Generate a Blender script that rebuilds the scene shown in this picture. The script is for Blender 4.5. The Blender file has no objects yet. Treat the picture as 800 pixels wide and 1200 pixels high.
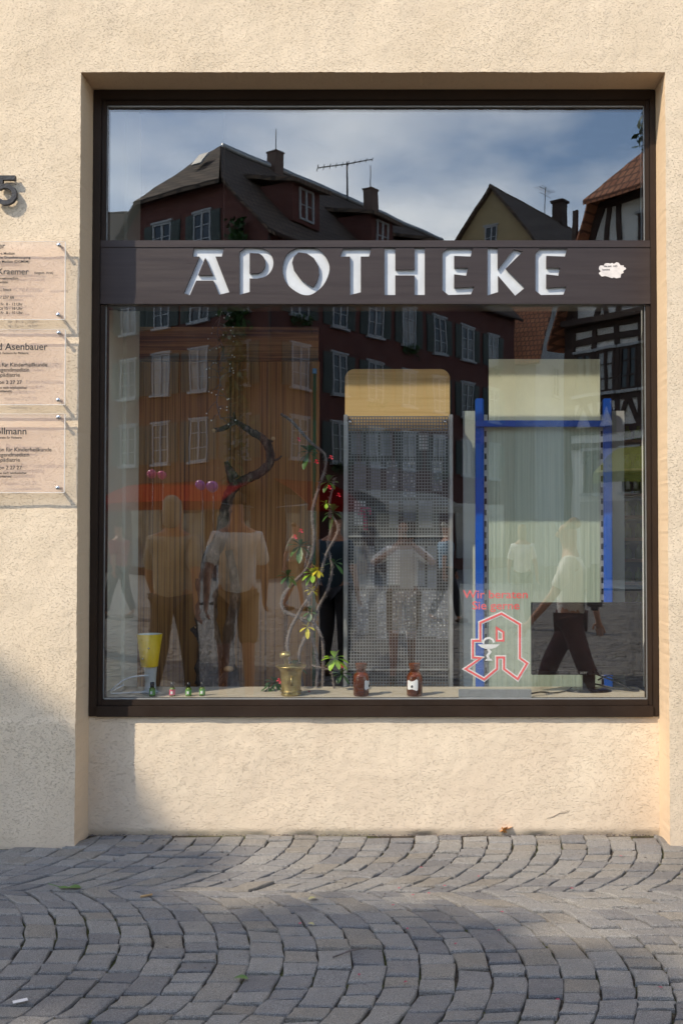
import bpy, bmesh, math, random
from math import radians as R, sin, cos, pi, tan, atan2, sqrt
from mathutils import Vector, Matrix, noise
random.seed(7)
SC = bpy.context.scene
COL = SC.collection

# ------------------------------------------------------------------ camera
FPX = 1167.0; PX0 = 480.0; PY0 = 600.0; PITCH = R(1.42); CAMY = -4.8; CAMZ = 1.48
cd = bpy.data.cameras.new('camera'); cam = bpy.data.objects.new('camera', cd); COL.objects.link(cam)
cam.location = (0, CAMY, CAMZ); cam.rotation_euler = (R(90) + PITCH, 0, 0)
cd.sensor_fit = 'VERTICAL'; cd.sensor_height = 36.0; cd.lens = 36.0 * FPX / 1200.0
cd.shift_x = -80.0 / 1200.0
cd.clip_start = 0.005; cd.clip_end = 2000
SC.camera = cam

# ------------------------------------------------------------------ world + sun
SUNV = Vector((1.17, 1.0, -1.546)).normalized()          # direction the light travels
EL = math.asin(-SUNV.z); AZ = atan2(-SUNV.x, -SUNV.y)     # clockwise from +Y
w = bpy.data.worlds.new('World'); SC.world = w; w.use_nodes = True
nt = w.node_tree; nt.nodes.clear()
out = nt.nodes.new('ShaderNodeOutputWorld'); bg = nt.nodes.new('ShaderNodeBackground')
sky = nt.nodes.new('ShaderNodeTexSky'); sky.sky_type = 'NISHITA'; sky.sun_disc = False
sky.sun_elevation = EL; sky.sun_rotation = AZ; sky.air_density = 1.1; sky.dust_density = 0.6; sky.ozone_density = 1.2
tc = nt.nodes.new('ShaderNodeTexCoord'); sep = nt.nodes.new('ShaderNodeSeparateXYZ')
nt.links.new(tc.outputs['Generated'], sep.inputs[0])
def wm(op, a, b=None):
    n = nt.nodes.new('ShaderNodeMath'); n.operation = op
    for i, v in enumerate((a, b)):
        if v is None: continue
        if isinstance(v, (int, float)): n.inputs[i].default_value = v
        else: nt.links.new(v, n.inputs[i])
    return n.outputs[0]
zz = wm('ADD', wm('MAXIMUM', sep.outputs[2], 0.0), 0.16)
cx = wm('DIVIDE', sep.outputs[0], zz); cy = wm('DIVIDE', sep.outputs[1], zz)
comb = nt.nodes.new('ShaderNodeCombineXYZ'); nt.links.new(cx, comb.inputs[0]); nt.links.new(cy, comb.inputs[1]); comb.inputs[2].default_value = 3.7
cn = nt.nodes.new('ShaderNodeTexNoise'); cn.inputs['Scale'].default_value = 1.15; cn.inputs['Detail'].default_value = 7; cn.inputs['Roughness'].default_value = 0.52
nt.links.new(comb.outputs[0], cn.inputs['Vector'])
cr = nt.nodes.new('ShaderNodeMapRange'); cr.inputs['From Min'].default_value = 0.49; cr.inputs['From Max'].default_value = 0.68
cr.inputs['To Max'].default_value = 0.75
nt.links.new(cn.outputs['Fac'], cr.inputs['Value'])
mixc = nt.nodes.new('ShaderNodeMixRGB'); mixc.inputs[2].default_value = (12.2, 12.4, 12.3, 1)
nt.links.new(cr.outputs[0], mixc.inputs[0]); nt.links.new(sky.outputs[0], mixc.inputs[1])
nt.links.new(mixc.outputs[0], bg.inputs['Color']); nt.links.new(bg.outputs[0], out.inputs['Surface'])
bg.inputs['Strength'].default_value = 0.15
sl = bpy.data.lights.new('sun', 'SUN'); sl.energy = 2.45; sl.angle = R(0.53); sl.color = (1.0, 0.88, 0.70)
so = bpy.data.objects.new('sun', sl); COL.objects.link(so)
so.rotation_euler = SUNV.to_track_quat('-Z', 'Y').to_euler(); so.location = (-10, -10, 20)
SC.view_settings.view_transform = 'Standard'; SC.view_settings.look = 'None'
SC.view_settings.exposure = 1.02; SC.view_settings.gamma = 1
SC.cycles.max_bounces = 10; SC.cycles.transparent_max_bounces = 24; SC.cycles.glossy_bounces = 5
SC.cycles.caustics_reflective = False; SC.cycles.caustics_refractive = False
SC.cycles.sample_clamp_indirect = 6

# ------------------------------------------------------------------ projection helpers
G = 0.215                                                  # outer face of the glass
def ray(px, py):
    a = (px - PX0) / FPX; b = (PY0 - py) / FPX
    return Vector((a, cos(PITCH) - b * sin(PITCH), sin(PITCH) + b * cos(PITCH)))
def P(px, py, Y):
    """point of the plane y = Y seen at that pixel of the photograph"""
    d = ray(px, py); t = (Y - CAMY) / d.y
    return Vector((d.x * t, Y, CAMZ + d.z * t))
def Rf(px, py, t):
    """point of the street seen mirrored in the glass, t metres from the mirrored camera"""
    p = P(px, py, t + CAMY); p.y = 2 * G - p.y
    return p

# ------------------------------------------------------------------ materials
MATS = {}
class NT:
    def __init__(s, name):
        s.m = bpy.data.materials.new(name); s.m.use_nodes = True; s.t = s.m.node_tree; s.t.nodes.clear()
        s.out = s.t.nodes.new('ShaderNodeOutputMaterial')
        s.b = s.t.nodes.new('ShaderNodeBsdfPrincipled'); s.t.links.new(s.b.outputs[0], s.out.inputs[0])
        s.tc = s.t.nodes.new('ShaderNodeTexCoord')
    def n(s, typ, **kw):
        n = s.t.nodes.new(typ)
        for k, v in kw.items():
            if k.startswith('_'): setattr(n, k[1:], v)
            else:
                key = k.replace('__', ' ')
                s.set(n.inputs[key], v)
        return n
    def set(s, sock, v):
        if hasattr(v, 'is_output') or isinstance(v, bpy.types.NodeSocket): s.t.links.new(v, sock)
        else:
            if isinstance(v, tuple) and len(v) == 3 and sock.type == 'RGBA': v = v + (1,)
            sock.default_value = v
    def vec(s, scale=(1, 1, 1), rot=(0, 0, 0), coord='Object'):
        mp = s.t.nodes.new('ShaderNodeMapping'); s.t.links.new(s.tc.outputs[coord], mp.inputs[0])
        mp.inputs['Scale'].default_value = scale; mp.inputs['Rotation'].default_value = rot
        return mp.outputs[0]
    def noise(s, scale, detail=4, rough=0.5, vec=None, dist=0.0):
        n = s.n('ShaderNodeTexNoise', Scale=scale, Detail=detail, Roughness=rough, Distortion=dist)
        s.t.links.new(vec if vec is not None else s.tc.outputs['Object'], n.inputs['Vector']); return n.outputs['Fac']
    def voro(s, scale, vec=None, feature='F1'):
        n = s.n('ShaderNodeTexVoronoi', Scale=scale, _feature=feature)
        s.t.links.new(vec if vec is not None else s.tc.outputs['Object'], n.inputs['Vector']); return n.outputs['Distance']
    def ramp(s, fac, stops):
        r = s.t.nodes.new('ShaderNodeValToRGB'); s.set(r.inputs[0], fac); e = r.color_ramp.elements
        while len(e) < len(stops): e.new(0.5)
        for i, (p, c) in enumerate(stops):
            e[i].position = p; e[i].color = (c + (1,)) if isinstance(c, tuple) else (c, c, c, 1)
        return r.outputs[0]
    def mr(s, v, a, b, c=0.0, d=1.0):
        n = s.n('ShaderNodeMapRange'); s.set(n.inputs['Value'], v)
        for k, x in (('From Min', a), ('From Max', b), ('To Min', c), ('To Max', d)): n.inputs[k].default_value = x
        return n.outputs[0]
    def math(s, op, a, b=0.0):
        n = s.n('ShaderNodeMath', _operation=op); s.set(n.inputs[0], a); s.set(n.inputs[1], b); return n.outputs[0]
    def mix(s, f, a, b, mode='MIX'):
        n = s.n('ShaderNodeMixRGB', _blend_type=mode); s.set(n.inputs[0], f); s.set(n.inputs[1], a); s.set(n.inputs[2], b); return n.outputs[0]
    def bump(s, h, strength=0.5, dist=0.01, prev=None):
        n = s.n('ShaderNodeBump', Height=h, Strength=strength, Distance=dist)
        if prev is not None: s.t.links.new(prev, n.inputs['Normal'])
        return n.outputs[0]
    def fin(s, color=None, rough=None, metal=None, normal=None, **kw):
        if color is not None: s.set(s.b.inputs['Base Color'], color)
        if rough is not None: s.set(s.b.inputs['Roughness'], rough)
        if metal is not None: s.set(s.b.inputs['Metallic'], metal)
        if normal is not None: s.t.links.new(normal, s.b.inputs['Normal'])
        for k, v in kw.items(): s.set(s.b.inputs[k.replace('__', ' ')], v)
        MATS[s.m.name] = s.m
        return s.m
def simple(name, col, rough=0.6, metal=0.0, var=0.18, scale=6.0, bump=0.0, bscale=60, **kw):
    s = NT(name)
    f = s.noise(scale, 5, 0.6)
    lo = tuple(c * (1 - var) for c in col); hi = tuple(min(1, c * (1 + var)) for c in col)
    c = s.ramp(f, [(0.3, lo), (0.7, hi)])
    nrm = s.bump(s.noise(bscale, 3), bump, 0.01) if bump else None
    return s.fin(c, s.mr(s.noise(scale * 2.3, 3), 0.3, 0.7, rough * 0.85, min(1, rough * 1.15)), metal, nrm, **kw)

# --- stucco, with plaster worms and pits
def stucco(name, col, col2, strength=1.0, dirt=True, k=1.0):
    s = NT(name)
    v = s.vec((1, 1, 1), (0, R(32), 0))
    va = s.vec((70 * k, 70 * k, 150 * k), (0, R(32), 0))
    worm = s.noise(1.0, 2.5, 0.55, va, 0.6)
    pit = s.mr(worm, 0.34, 0.43)                            # short slanting pits
    v2 = s.vec((130 * k, 130 * k, 190 * k), (0, R(-15), 0))
    grain = s.noise(1.0, 3, 0.6, v2)
    big = s.noise(9, 3, 0.5)
    amt = s.mr(s.noise(3.2, 2), 0.35, 0.62)
    h = s.math('ADD', s.math('MULTIPLY', pit, s.mr(amt, 0, 1, 0.45, 1.0)), s.math('ADD', s.math('MULTIPLY', grain, 0.55), s.math('MULTIPLY', big, 0.7)))
    nrm = s.bump(h, 0.75 * strength, 0.0038)
    c = s.ramp(s.noise(2.0, 5, 0.6), [(0.3, col), (0.72, col2)])
    c = s.mix(s.mr(pit, 0, 1, 0.15, 0.0), c, tuple(x * 0.55 for x in col))
    if dirt:
        sp = s.n('ShaderNodeSeparateXYZ'); s.t.links.new(s.tc.outputs['Object'], sp.inputs[0])
        low = s.mr(s.math('ADD', sp.outputs[2], s.math('MULTIPLY', s.noise(5, 4), 0.25)), 0.10, 0.62, 1.0, 0.0)
        c = s.mix(s.math('MULTIPLY', low, 0.22), c, (0.42, 0.33, 0.28))
        drip = s.mr(s.noise(7, 5, 0.65, s.vec((1, 1, 0.12))), 0.56, 0.75)
        c = s.mix(s.math('MULTIPLY', drip, 0.22), c, (0.40, 0.31, 0.23))
        spot = s.mr(s.noise(24, 3, 0.6), 0.70, 0.76)
        c = s.mix(s.math('MULTIPLY', spot, 0.35), c, (0.25, 0.2, 0.15))
    return s.fin(c, 0.93, 0, nrm)
stucco('stucco', (0.655, 0.53, 0.38), (0.755, 0.625, 0.465), 1.1, True, 1.2)
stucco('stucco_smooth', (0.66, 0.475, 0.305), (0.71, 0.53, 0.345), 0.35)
stucco('stucco_base', (0.665, 0.54, 0.40), (0.765, 0.645, 0.485), 0.9, True, 1.05)

# --- granite setts
s = NT('granite'); 
geo = s.n('ShaderNodeNewGeometry')
tone = s.ramp(geo.outputs['Random Per Island'], [(0.0, (0.148, 0.144, 0.146)), (0.35, (0.198, 0.190, 0.184)), (0.7, (0.245, 0.232, 0.214)), (1.0, (0.21, 0.188, 0.160))])
sp1 = s.ramp(s.noise(330, 2, 0.7), [(0.34, 0.35), (0.5, 1.0), (0.66, 1.9)])
c = s.mix(0.75, tone, sp1, 'MULTIPLY')
c = s.mix(s.mr(s.noise(1.1, 5, 0.6), 0.40, 0.70, 0.0, 0.38), c, (0.085, 0.075, 0.065))
c = s.mix(s.mr(s.noise(9, 5, 0.7), 0.62, 0.72, 0.0, 0.30), c, (0.09, 0.075, 0.055))
c = s.mix(s.mr(s.voro(42), 0.0, 0.07, 0.5, 0.0), c, (0.42, 0.41, 0.40))
h = s.math('ADD', s.noise(34, 5, 0.65), s.math('MULTIPLY', s.noise(170, 3, 0.6), 0.35))
s.fin(c, s.mr(s.noise(14, 4), 0.35, 0.7, 0.55, 0.9), 0, s.bump(h, 1.0, 0.012))
s = NT('joint_soil')
c = s.ramp(s.noise(60, 5, 0.7), [(0.3, (0.012, 0.009, 0.007)), (0.55, (0.075, 0.057, 0.040)), (0.75, (0.19, 0.155, 0.11))])
c = s.mix(s.mr(s.noise(2.4, 5, 0.65), 0.47, 0.56, 0, 0.9), c, s.ramp(s.noise(120, 3), [(0.35, (0.03, 0.038, 0.008)), (0.7, (0.12, 0.125, 0.025))]))
s.fin(c, 1.0, 0, s.bump(s.noise(90, 5, 0.7), 1.0, 0.012))

# --- glass of the window : a real pane that mirrors the street and lets the inside through
def pane_glass(name, refl, tint=(0.975, 0.985, 0.98), wav=0.010, rough=0.0):
    s = NT(name); s.t.nodes.remove(s.b)
    tr = s.n('ShaderNodeBsdfTransparent', Color=tint)
    nb = s.bump(s.noise(2.1, 2, 0.4), wav, 0.05)
    gl = s.n('ShaderNodeBsdfGlossy', Roughness=rough, Color=(1, 1, 1)); s.t.links.new(nb, gl.inputs['Normal'])
    lw = s.n('ShaderNodeLayerWeight', Blend=0.5)
    fac = s.math('ADD', s.math('MULTIPLY', s.math('POWER', lw.outputs['Facing'], 5.0), 1.0 - refl), refl)
    mx = s.n('ShaderNodeMixShader'); s.t.links.new(fac, mx.inputs[0]); s.t.links.new(tr.outputs[0], mx.inputs[1]); s.t.links.new(gl.outputs[0], mx.inputs[2])
    s.t.links.new(mx.outputs[0], s.out.inputs[0]); MATS[name] = s.m
pane_glass('glass_lower', 0.095, (0.995, 1.0, 0.995))
pane_glass('glass_upper', 0.122, (0.80, 0.82, 0.84))
def clear_sheet(name, col, alpha, rough=0.1):
    s = NT(name); s.b.inputs['Alpha'].default_value = alpha
    s.fin(col, rough, 0)
clear_sheet('acrylic', (0.80, 0.60, 0.52), 0.17, 0.08)
clear_sheet('acrylic_edge', (0.95, 0.93, 0.88), 0.75, 0.2)
clear_sheet('clear_film', (0.75, 0.85, 0.85), 0.045, 0.2)
clear_sheet('frosted', (0.62, 0.66, 0.58), 0.88, 0.35)
clear_sheet('frosted_light', (0.70, 0.72, 0.66), 0.6, 0.3)

s = NT('brown_metal')
c = s.ramp(s.noise(3, 5, 0.6), [(0.3, (0.020, 0.0115, 0.007)), (0.7, (0.032, 0.019, 0.012))])
c = s.mix(s.mr(s.voro(60), 0.0, 0.035, 0.6, 0.0), c, (0.35, 0.32, 0.3))
c = s.mix(s.mr(s.noise(22, 6, 0.75, s.vec((1, 1, 0.25))), 0.66, 0.8, 0, 0.35), c, (0.16, 0.12, 0.09))
s.fin(c, s.mr(s.noise(14, 4), 0.3, 0.7, 0.42, 0.6), 0.0, s.bump(s.noise(40, 3), 0.12, 0.003), **{'Specular__IOR__Level': 0.3})
s = NT('sign_metal')
c = s.ramp(s.noise(7, 5, 0.7, s.vec((0.3, 1, 9))), [(0.3, (0.042, 0.031, 0.030)), (0.7, (0.056, 0.043, 0.041))])
c = s.mix(s.mr(s.voro(30), 0.0, 0.02, 0.5, 0.0), c, (0.35, 0.32, 0.3))
s.fin(c, s.mr(s.noise(4, 5, 0.6, s.vec((0.5, 1, 12))), 0.3, 0.7, 0.33, 0.5), 0.3)
simple('letter_white', (0.62, 0.645, 0.67), 0.35, 0, 0.10, 9)
simple('sticker_paper', (0.72, 0.68, 0.66), 0.8, 0, 0.12, 40)
simple('ink', (0.02, 0.02, 0.022), 0.6)
simple('number_metal', (0.035, 0.035, 0.04), 0.5, 0.4, 0.2, 20, 0.2)
simple('chrome', (0.55, 0.56, 0.58), 0.15, 1.0, 0.1)
simple('zinc', (0.36, 0.38, 0.40), 0.4, 0.6, 0.15, 12)
simple('steel_grey', (0.42, 0.43, 0.42), 0.38, 0.55, 0.12, 15)
simple('mesh_steel', (0.24, 0.25, 0.25), 0.4, 0.5, 0.15, 15)
simple('blue_paint', (0.002, 0.085, 0.46), 0.3, 0, 0.12, 5)
simple('cream_wall', (0.72, 0.70, 0.58), 0.85, 0, 0.06, 2)
simple('white_wall', (0.70, 0.69, 0.66), 0.8, 0, 0.06, 3)
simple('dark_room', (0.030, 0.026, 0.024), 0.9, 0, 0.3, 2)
simple('counter_top', (0.50, 0.44, 0.34), 0.55, 0, 0.10, 3)
simple('black_plastic', (0.010, 0.010, 0.011), 0.3, 0, 0.1)
simple('screen_black', (0.008, 0.008, 0.009), 0.2, 0, 0.1)
simple('cable_black', (0.02, 0.02, 0.02), 0.5)
simple('cable_white', (0.62, 0.66, 0.70), 0.4)
simple('yellow_shade', (0.78, 0.52, 0.01), 0.4, 0, 0.08, 14, **{'Subsurface__Weight': 0.0})
simple('shade_inside', (0.75, 0.76, 0.68), 0.5, 0, 0.05)
clear_sheet('stem_glass', (0.68, 0.70, 0.68), 0.7, 0.15)
simple('label_green', (0.16, 0.40, 0.10), 0.5); simple('label_pink', (0.62, 0.08, 0.16), 0.5)
simple('pink_plastic', (0.80, 0.10, 0.25), 0.4)
simple('packet_grey', (0.26, 0.28, 0.33), 0.4, 0.1, 0.25, 30); simple('packet_white', (0.72, 0.74, 0.76), 0.35, 0, 0.25, 60)
s = NT('blister_foil'); c = s.ramp(s.voro(55), [(0.25, (0.92, 0.93, 0.95)), (0.5, (0.30, 0.33, 0.40))])
s.fin(c, 0.45, 0.1, s.bump(s.voro(55), 0.8, 0.01))
simple('timber_shelf', (0.30, 0.14, 0.04), 0.5, 0, 0.25, 8); simple('bottle_green', (0.11, 0.17, 0.015), 0.2)
s = NT('brass'); c = s.ramp(s.noise(22, 6, 0.7), [(0.3, (0.30, 0.215, 0.075)), (0.6, (0.50, 0.39, 0.165)), (0.8, (0.58, 0.48, 0.24))])
s.fin(c, s.mr(s.noise(30, 4), 0.3, 0.7, 0.28, 0.5), 0.85, s.bump(s.noise(50, 4), 0.25, 0.004))
s = NT('amber_glass'); s.b.inputs['Transmission Weight'].default_value = 0.8
s.fin((0.34, 0.075, 0.007), 0.04, 0, None)
simple('pharmacy_red', (0.92, 0.13, 0.13), 0.5, 0, 0.05); simple('pharmacy_white', (0.85, 0.84, 0.82), 0.5, 0, 0.04)

def veneer(name, rot, a, b, c3, sc=1.0):
    s = NT(name)
    v = s.vec((1.0, 1.0, 0.006)) if rot == 0 else s.vec((0.02, 1.0, 1.0))
    f1 = s.noise(75 * sc, 4, 0.65, v); f2 = s.noise(14 * sc, 3, 0.6, v); f3 = s.noise(230 * sc, 2, 0.6, v)
    f = s.math('ADD', s.math('MULTIPLY', f1, 0.55), s.math('ADD', s.math('MULTIPLY', f2, 0.3), s.math('MULTIPLY', f3, 0.15)))
    c = s.ramp(f, [(0.40, a), (0.47, b), (0.53, c3), (0.60, b)])
    return s.fin(c, 0.42, 0, s.bump(f1, 0.15, 0.002))
veneer('zebrano', 0, (0.030, 0.010, 0.003), (0.20, 0.085, 0.020), (0.40, 0.195, 0.055))
veneer('zebrano_cross', 1, (0.04, 0.014, 0.004), (0.20, 0.085, 0.022), (0.34, 0.165, 0.05), 0.6)
veneer('maple', 1, (0.68, 0.42, 0.15), (0.80, 0.53, 0.21), (0.84, 0.58, 0.25), 0.5)
simple('lime_board', (0.86, 0.85, 0.60), 0.6, 0, 0.07, 5, 0.25, 8)
s = NT('ribbed_green')
v = s.vec((1, 1, 0.01)); f = s.noise(90, 2, 0.6, v)
c = s.ramp(f, [(0.3, (0.30, 0.37, 0.30)), (0.7, (0.44, 0.50, 0.40))]); s.fin(c, 0.35, 0, s.bump(f, 0.5, 0.006))
s = NT('bark')
v = s.vec((1, 1, 0.35)); f = s.noise(38, 6, 0.72, v)
c = s.ramp(f, [(0.36, (0.016, 0.010, 0.007)), (0.52, (0.075, 0.052, 0.038)), (0.68, (0.26, 0.20, 0.15))]); s.fin(c, 0.9, 0, s.bump(f, 1.0, 0.02))
simple('cut_wood', (0.42, 0.27, 0.13), 0.8, 0, 0.2, 40)
simple('thorn_stem', (0.15, 0.125, 0.115), 0.85, 0, 0.4, 60, 0.8, 90)
simple('thorn', (0.30, 0.25, 0.22), 0.7)
def leafmat(name, a, b, rough=0.45):
    s = NT(name); geo = s.n('ShaderNodeNewGeometry')
    c = s.ramp(geo.outputs['Random Per Island'], [(0.0, a), (1.0, b)])
    return s.fin(c, rough, 0)
leafmat('leaf_dark', (0.012, 0.045, 0.012), (0.04, 0.11, 0.02)); leafmat('leaf_bright', (0.14, 0.36, 0.02), (0.30, 0.50, 0.03)); leafmat('leaf_yellow', (0.36, 0.44, 0.02), (0.60, 0.50, 0.03))
leafmat('flower_red', (0.75, 0.03, 0.06), (0.85, 0.10, 0.14)); leafmat('tree_leaf', (0.025, 0.055, 0.012), (0.08, 0.12, 0.03), 0.6)
leafmat('dry_leaf', (0.42, 0.17, 0.04), (0.55, 0.26, 0.07)); leafmat('petal', (0.22, 0.01, 0.04), (0.40, 0.04, 0.10)); leafmat('ground_leaf', (0.05, 0.13, 0.03), (0.11, 0.18, 0.05)); leafmat('pale_leaf', (0.30, 0.30, 0.12), (0.42, 0.38, 0.2))
# far street
simple('red_plaster', (0.105, 0.038, 0.031), 0.9, 0, 0.14, 0.7, 0.2, 20); simple('ochre_plaster', (0.34, 0.27, 0.15), 0.9, 0, 0.12, 0.6)
simple('white_plaster', (0.62, 0.62, 0.60), 0.9, 0, 0.12, 0.8); simple('grey_plaster', (0.40, 0.40, 0.40), 0.9, 0, 0.12, 0.6)
simple('timber_dark', (0.045, 0.026, 0.020), 0.8, 0, 0.3, 3); simple('shutter_green', (0.035, 0.052, 0.048), 0.6, 0, 0.15)
simple('win_frame', (0.33, 0.35, 0.37), 0.5, 0, 0.05)
s = NT('far_glass'); oi = s.n('ShaderNodeObjectInfo'); s.fin(s.ramp(s.math('ADD', s.math('MULTIPLY', s.noise(1.3, 2), .5), s.math('MULTIPLY', oi.outputs['Random'], .6)), [(0.35, (0.012, 0.014, 0.018)), (0.6, (0.06, 0.065, 0.075)), (0.72, (0.30, 0.30, 0.29))]), 0.08, 0)
def tiles(name, a, b, sc=(4.2, 4.2, 4.2)):
    s = NT(name); 
    br = s.n('ShaderNodeTexBrick', Scale=1.0, Color1=a, Color2=b, Mortar=tuple(x * 0.3 for x in a))
    br.inputs['Mortar Size'].default_value = 0.03; br.inputs['Brick Width'].default_value = 0.22; br.inputs['Row Height'].default_value = 0.26; br.inputs['Bias'].default_value = 0.1
    sp = s.n('ShaderNodeSeparateXYZ'); s.t.links.new(s.tc.outputs['Object'], sp.inputs[0])
    cb = s.n('ShaderNodeCombineXYZ'); s.t.links.new(s.math('ADD', sp.outputs[0], s.math('MULTIPLY', sp.outputs[1], 0.21)), cb.inputs[0]); s.t.links.new(sp.outputs[2], cb.inputs[1])
    s.t.links.new(cb.outputs[0], br.inputs['Vector'])
    c = s.mix(s.mr(s.noise(1.2, 5, 0.7), 0.4, 0.7, 0, 0.5), br.outputs['Color'], tuple(x * 0.45 for x in a))
    return s.fin(c, 0.85, 0, s.bump(br.outputs['Fac'], 0.5, 0.03))
tiles('tiles_brown', (0.12, 0.085, 0.06), (0.17, 0.115, 0.08)); tiles('tiles_orange', (0.36, 0.13, 0.065), (0.44, 0.19, 0.10))
simple('awning_red', (0.22, 0.010, 0.008), 0.95, 0, 0.15, 2, **{'Specular__IOR__Level': 0.0}); simple('awning_lime', (0.16, 0.18, 0.02), 0.7, 0, 0.15, 2)
simple('balloon_pink', (0.80, 0.10, 0.30), 0.25); simple('balloon_purple', (0.42, 0.06, 0.45), 0.25)
simple('skin', (0.52, 0.27, 0.18), 0.6, 0, 0.08); 
for nm, cc in (('hair_grey', (0.42, 0.38, 0.33)), ('hair_brown', (0.07, 0.035, 0.018)), ('hair_blond', (0.35, 0.22, 0.10)), ('shirt_white', (0.86, 0.85, 0.84)), ('shirt_beige', (0.46, 0.42, 0.34)), ('shirt_blue', (0.02, 0.055, 0.10)),
               ('shorts_khaki', (0.36, 0.24, 0.14)), ('trousers_maroon', (0.085, 0.025, 0.025)), ('trousers_dark', (0.03, 0.032, 0.045)), ('dress_taupe', (0.30, 0.23, 0.16)), ('shoe_brown', (0.10, 0.06, 0.04)), ('bag_grey', (0.5, 0.5, 0.5)), ('bag_dark', (0.03, 0.02, 0.03)), ('shirt_red', (0.4, 0.03, 0.04)), ('shirt_sky', (0.2, 0.35, 0.5))):
    simple(nm, cc, 0.85, 0, 0.15, 9, 0.3, 25)
M = MATS

# ------------------------------------------------------------------ mesh helpers
def tag(o, label=None, cat=None, group=None, kind=None):
    if label: o['label'] = label
    if cat: o['category'] = cat
    if group: o['group'] = group
    if kind: o['kind'] = kind
    return o
WM = {}                                                     # world matrices of my empties and roots
def wmat(o):
    if o is None: return Matrix()
    return WM.get(o.name, Matrix())
def empty(name, loc, label, cat, group=None, rz=0.0):
    o = bpy.data.objects.new(name, None); COL.objects.link(o); o.empty_display_size = 0.1
    m = Matrix.Translation(Vector(loc)) @ Matrix.Rotation(rz, 4, 'Z'); o.matrix_world = m
    o.location = loc; o.rotation_euler = (0, 0, rz)
    WM[o.name] = m
    return tag(o, label, cat, group)
def link(name, me, mat, parent=None, local=None, world=True):
    """mesh coordinates are world ones unless world=False (then relative to the parent)"""
    o = bpy.data.objects.new(name, me); COL.objects.link(o)
    if mat is not None and not me.materials: me.materials.append(M[mat] if isinstance(mat, str) else mat)
    if parent is not None:
        o.parent = parent
        if world: 
            inv = wmat(parent).inverted(); o.matrix_local = inv; WM[o.name] = Matrix()
        else:
            o.matrix_local = local if local is not None else Matrix(); WM[o.name] = wmat(parent) @ (local or Matrix())
    elif local is not None:
        o.matrix_world = local; WM[o.name] = local
    else: WM[o.name] = Matrix()
    return o
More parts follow.
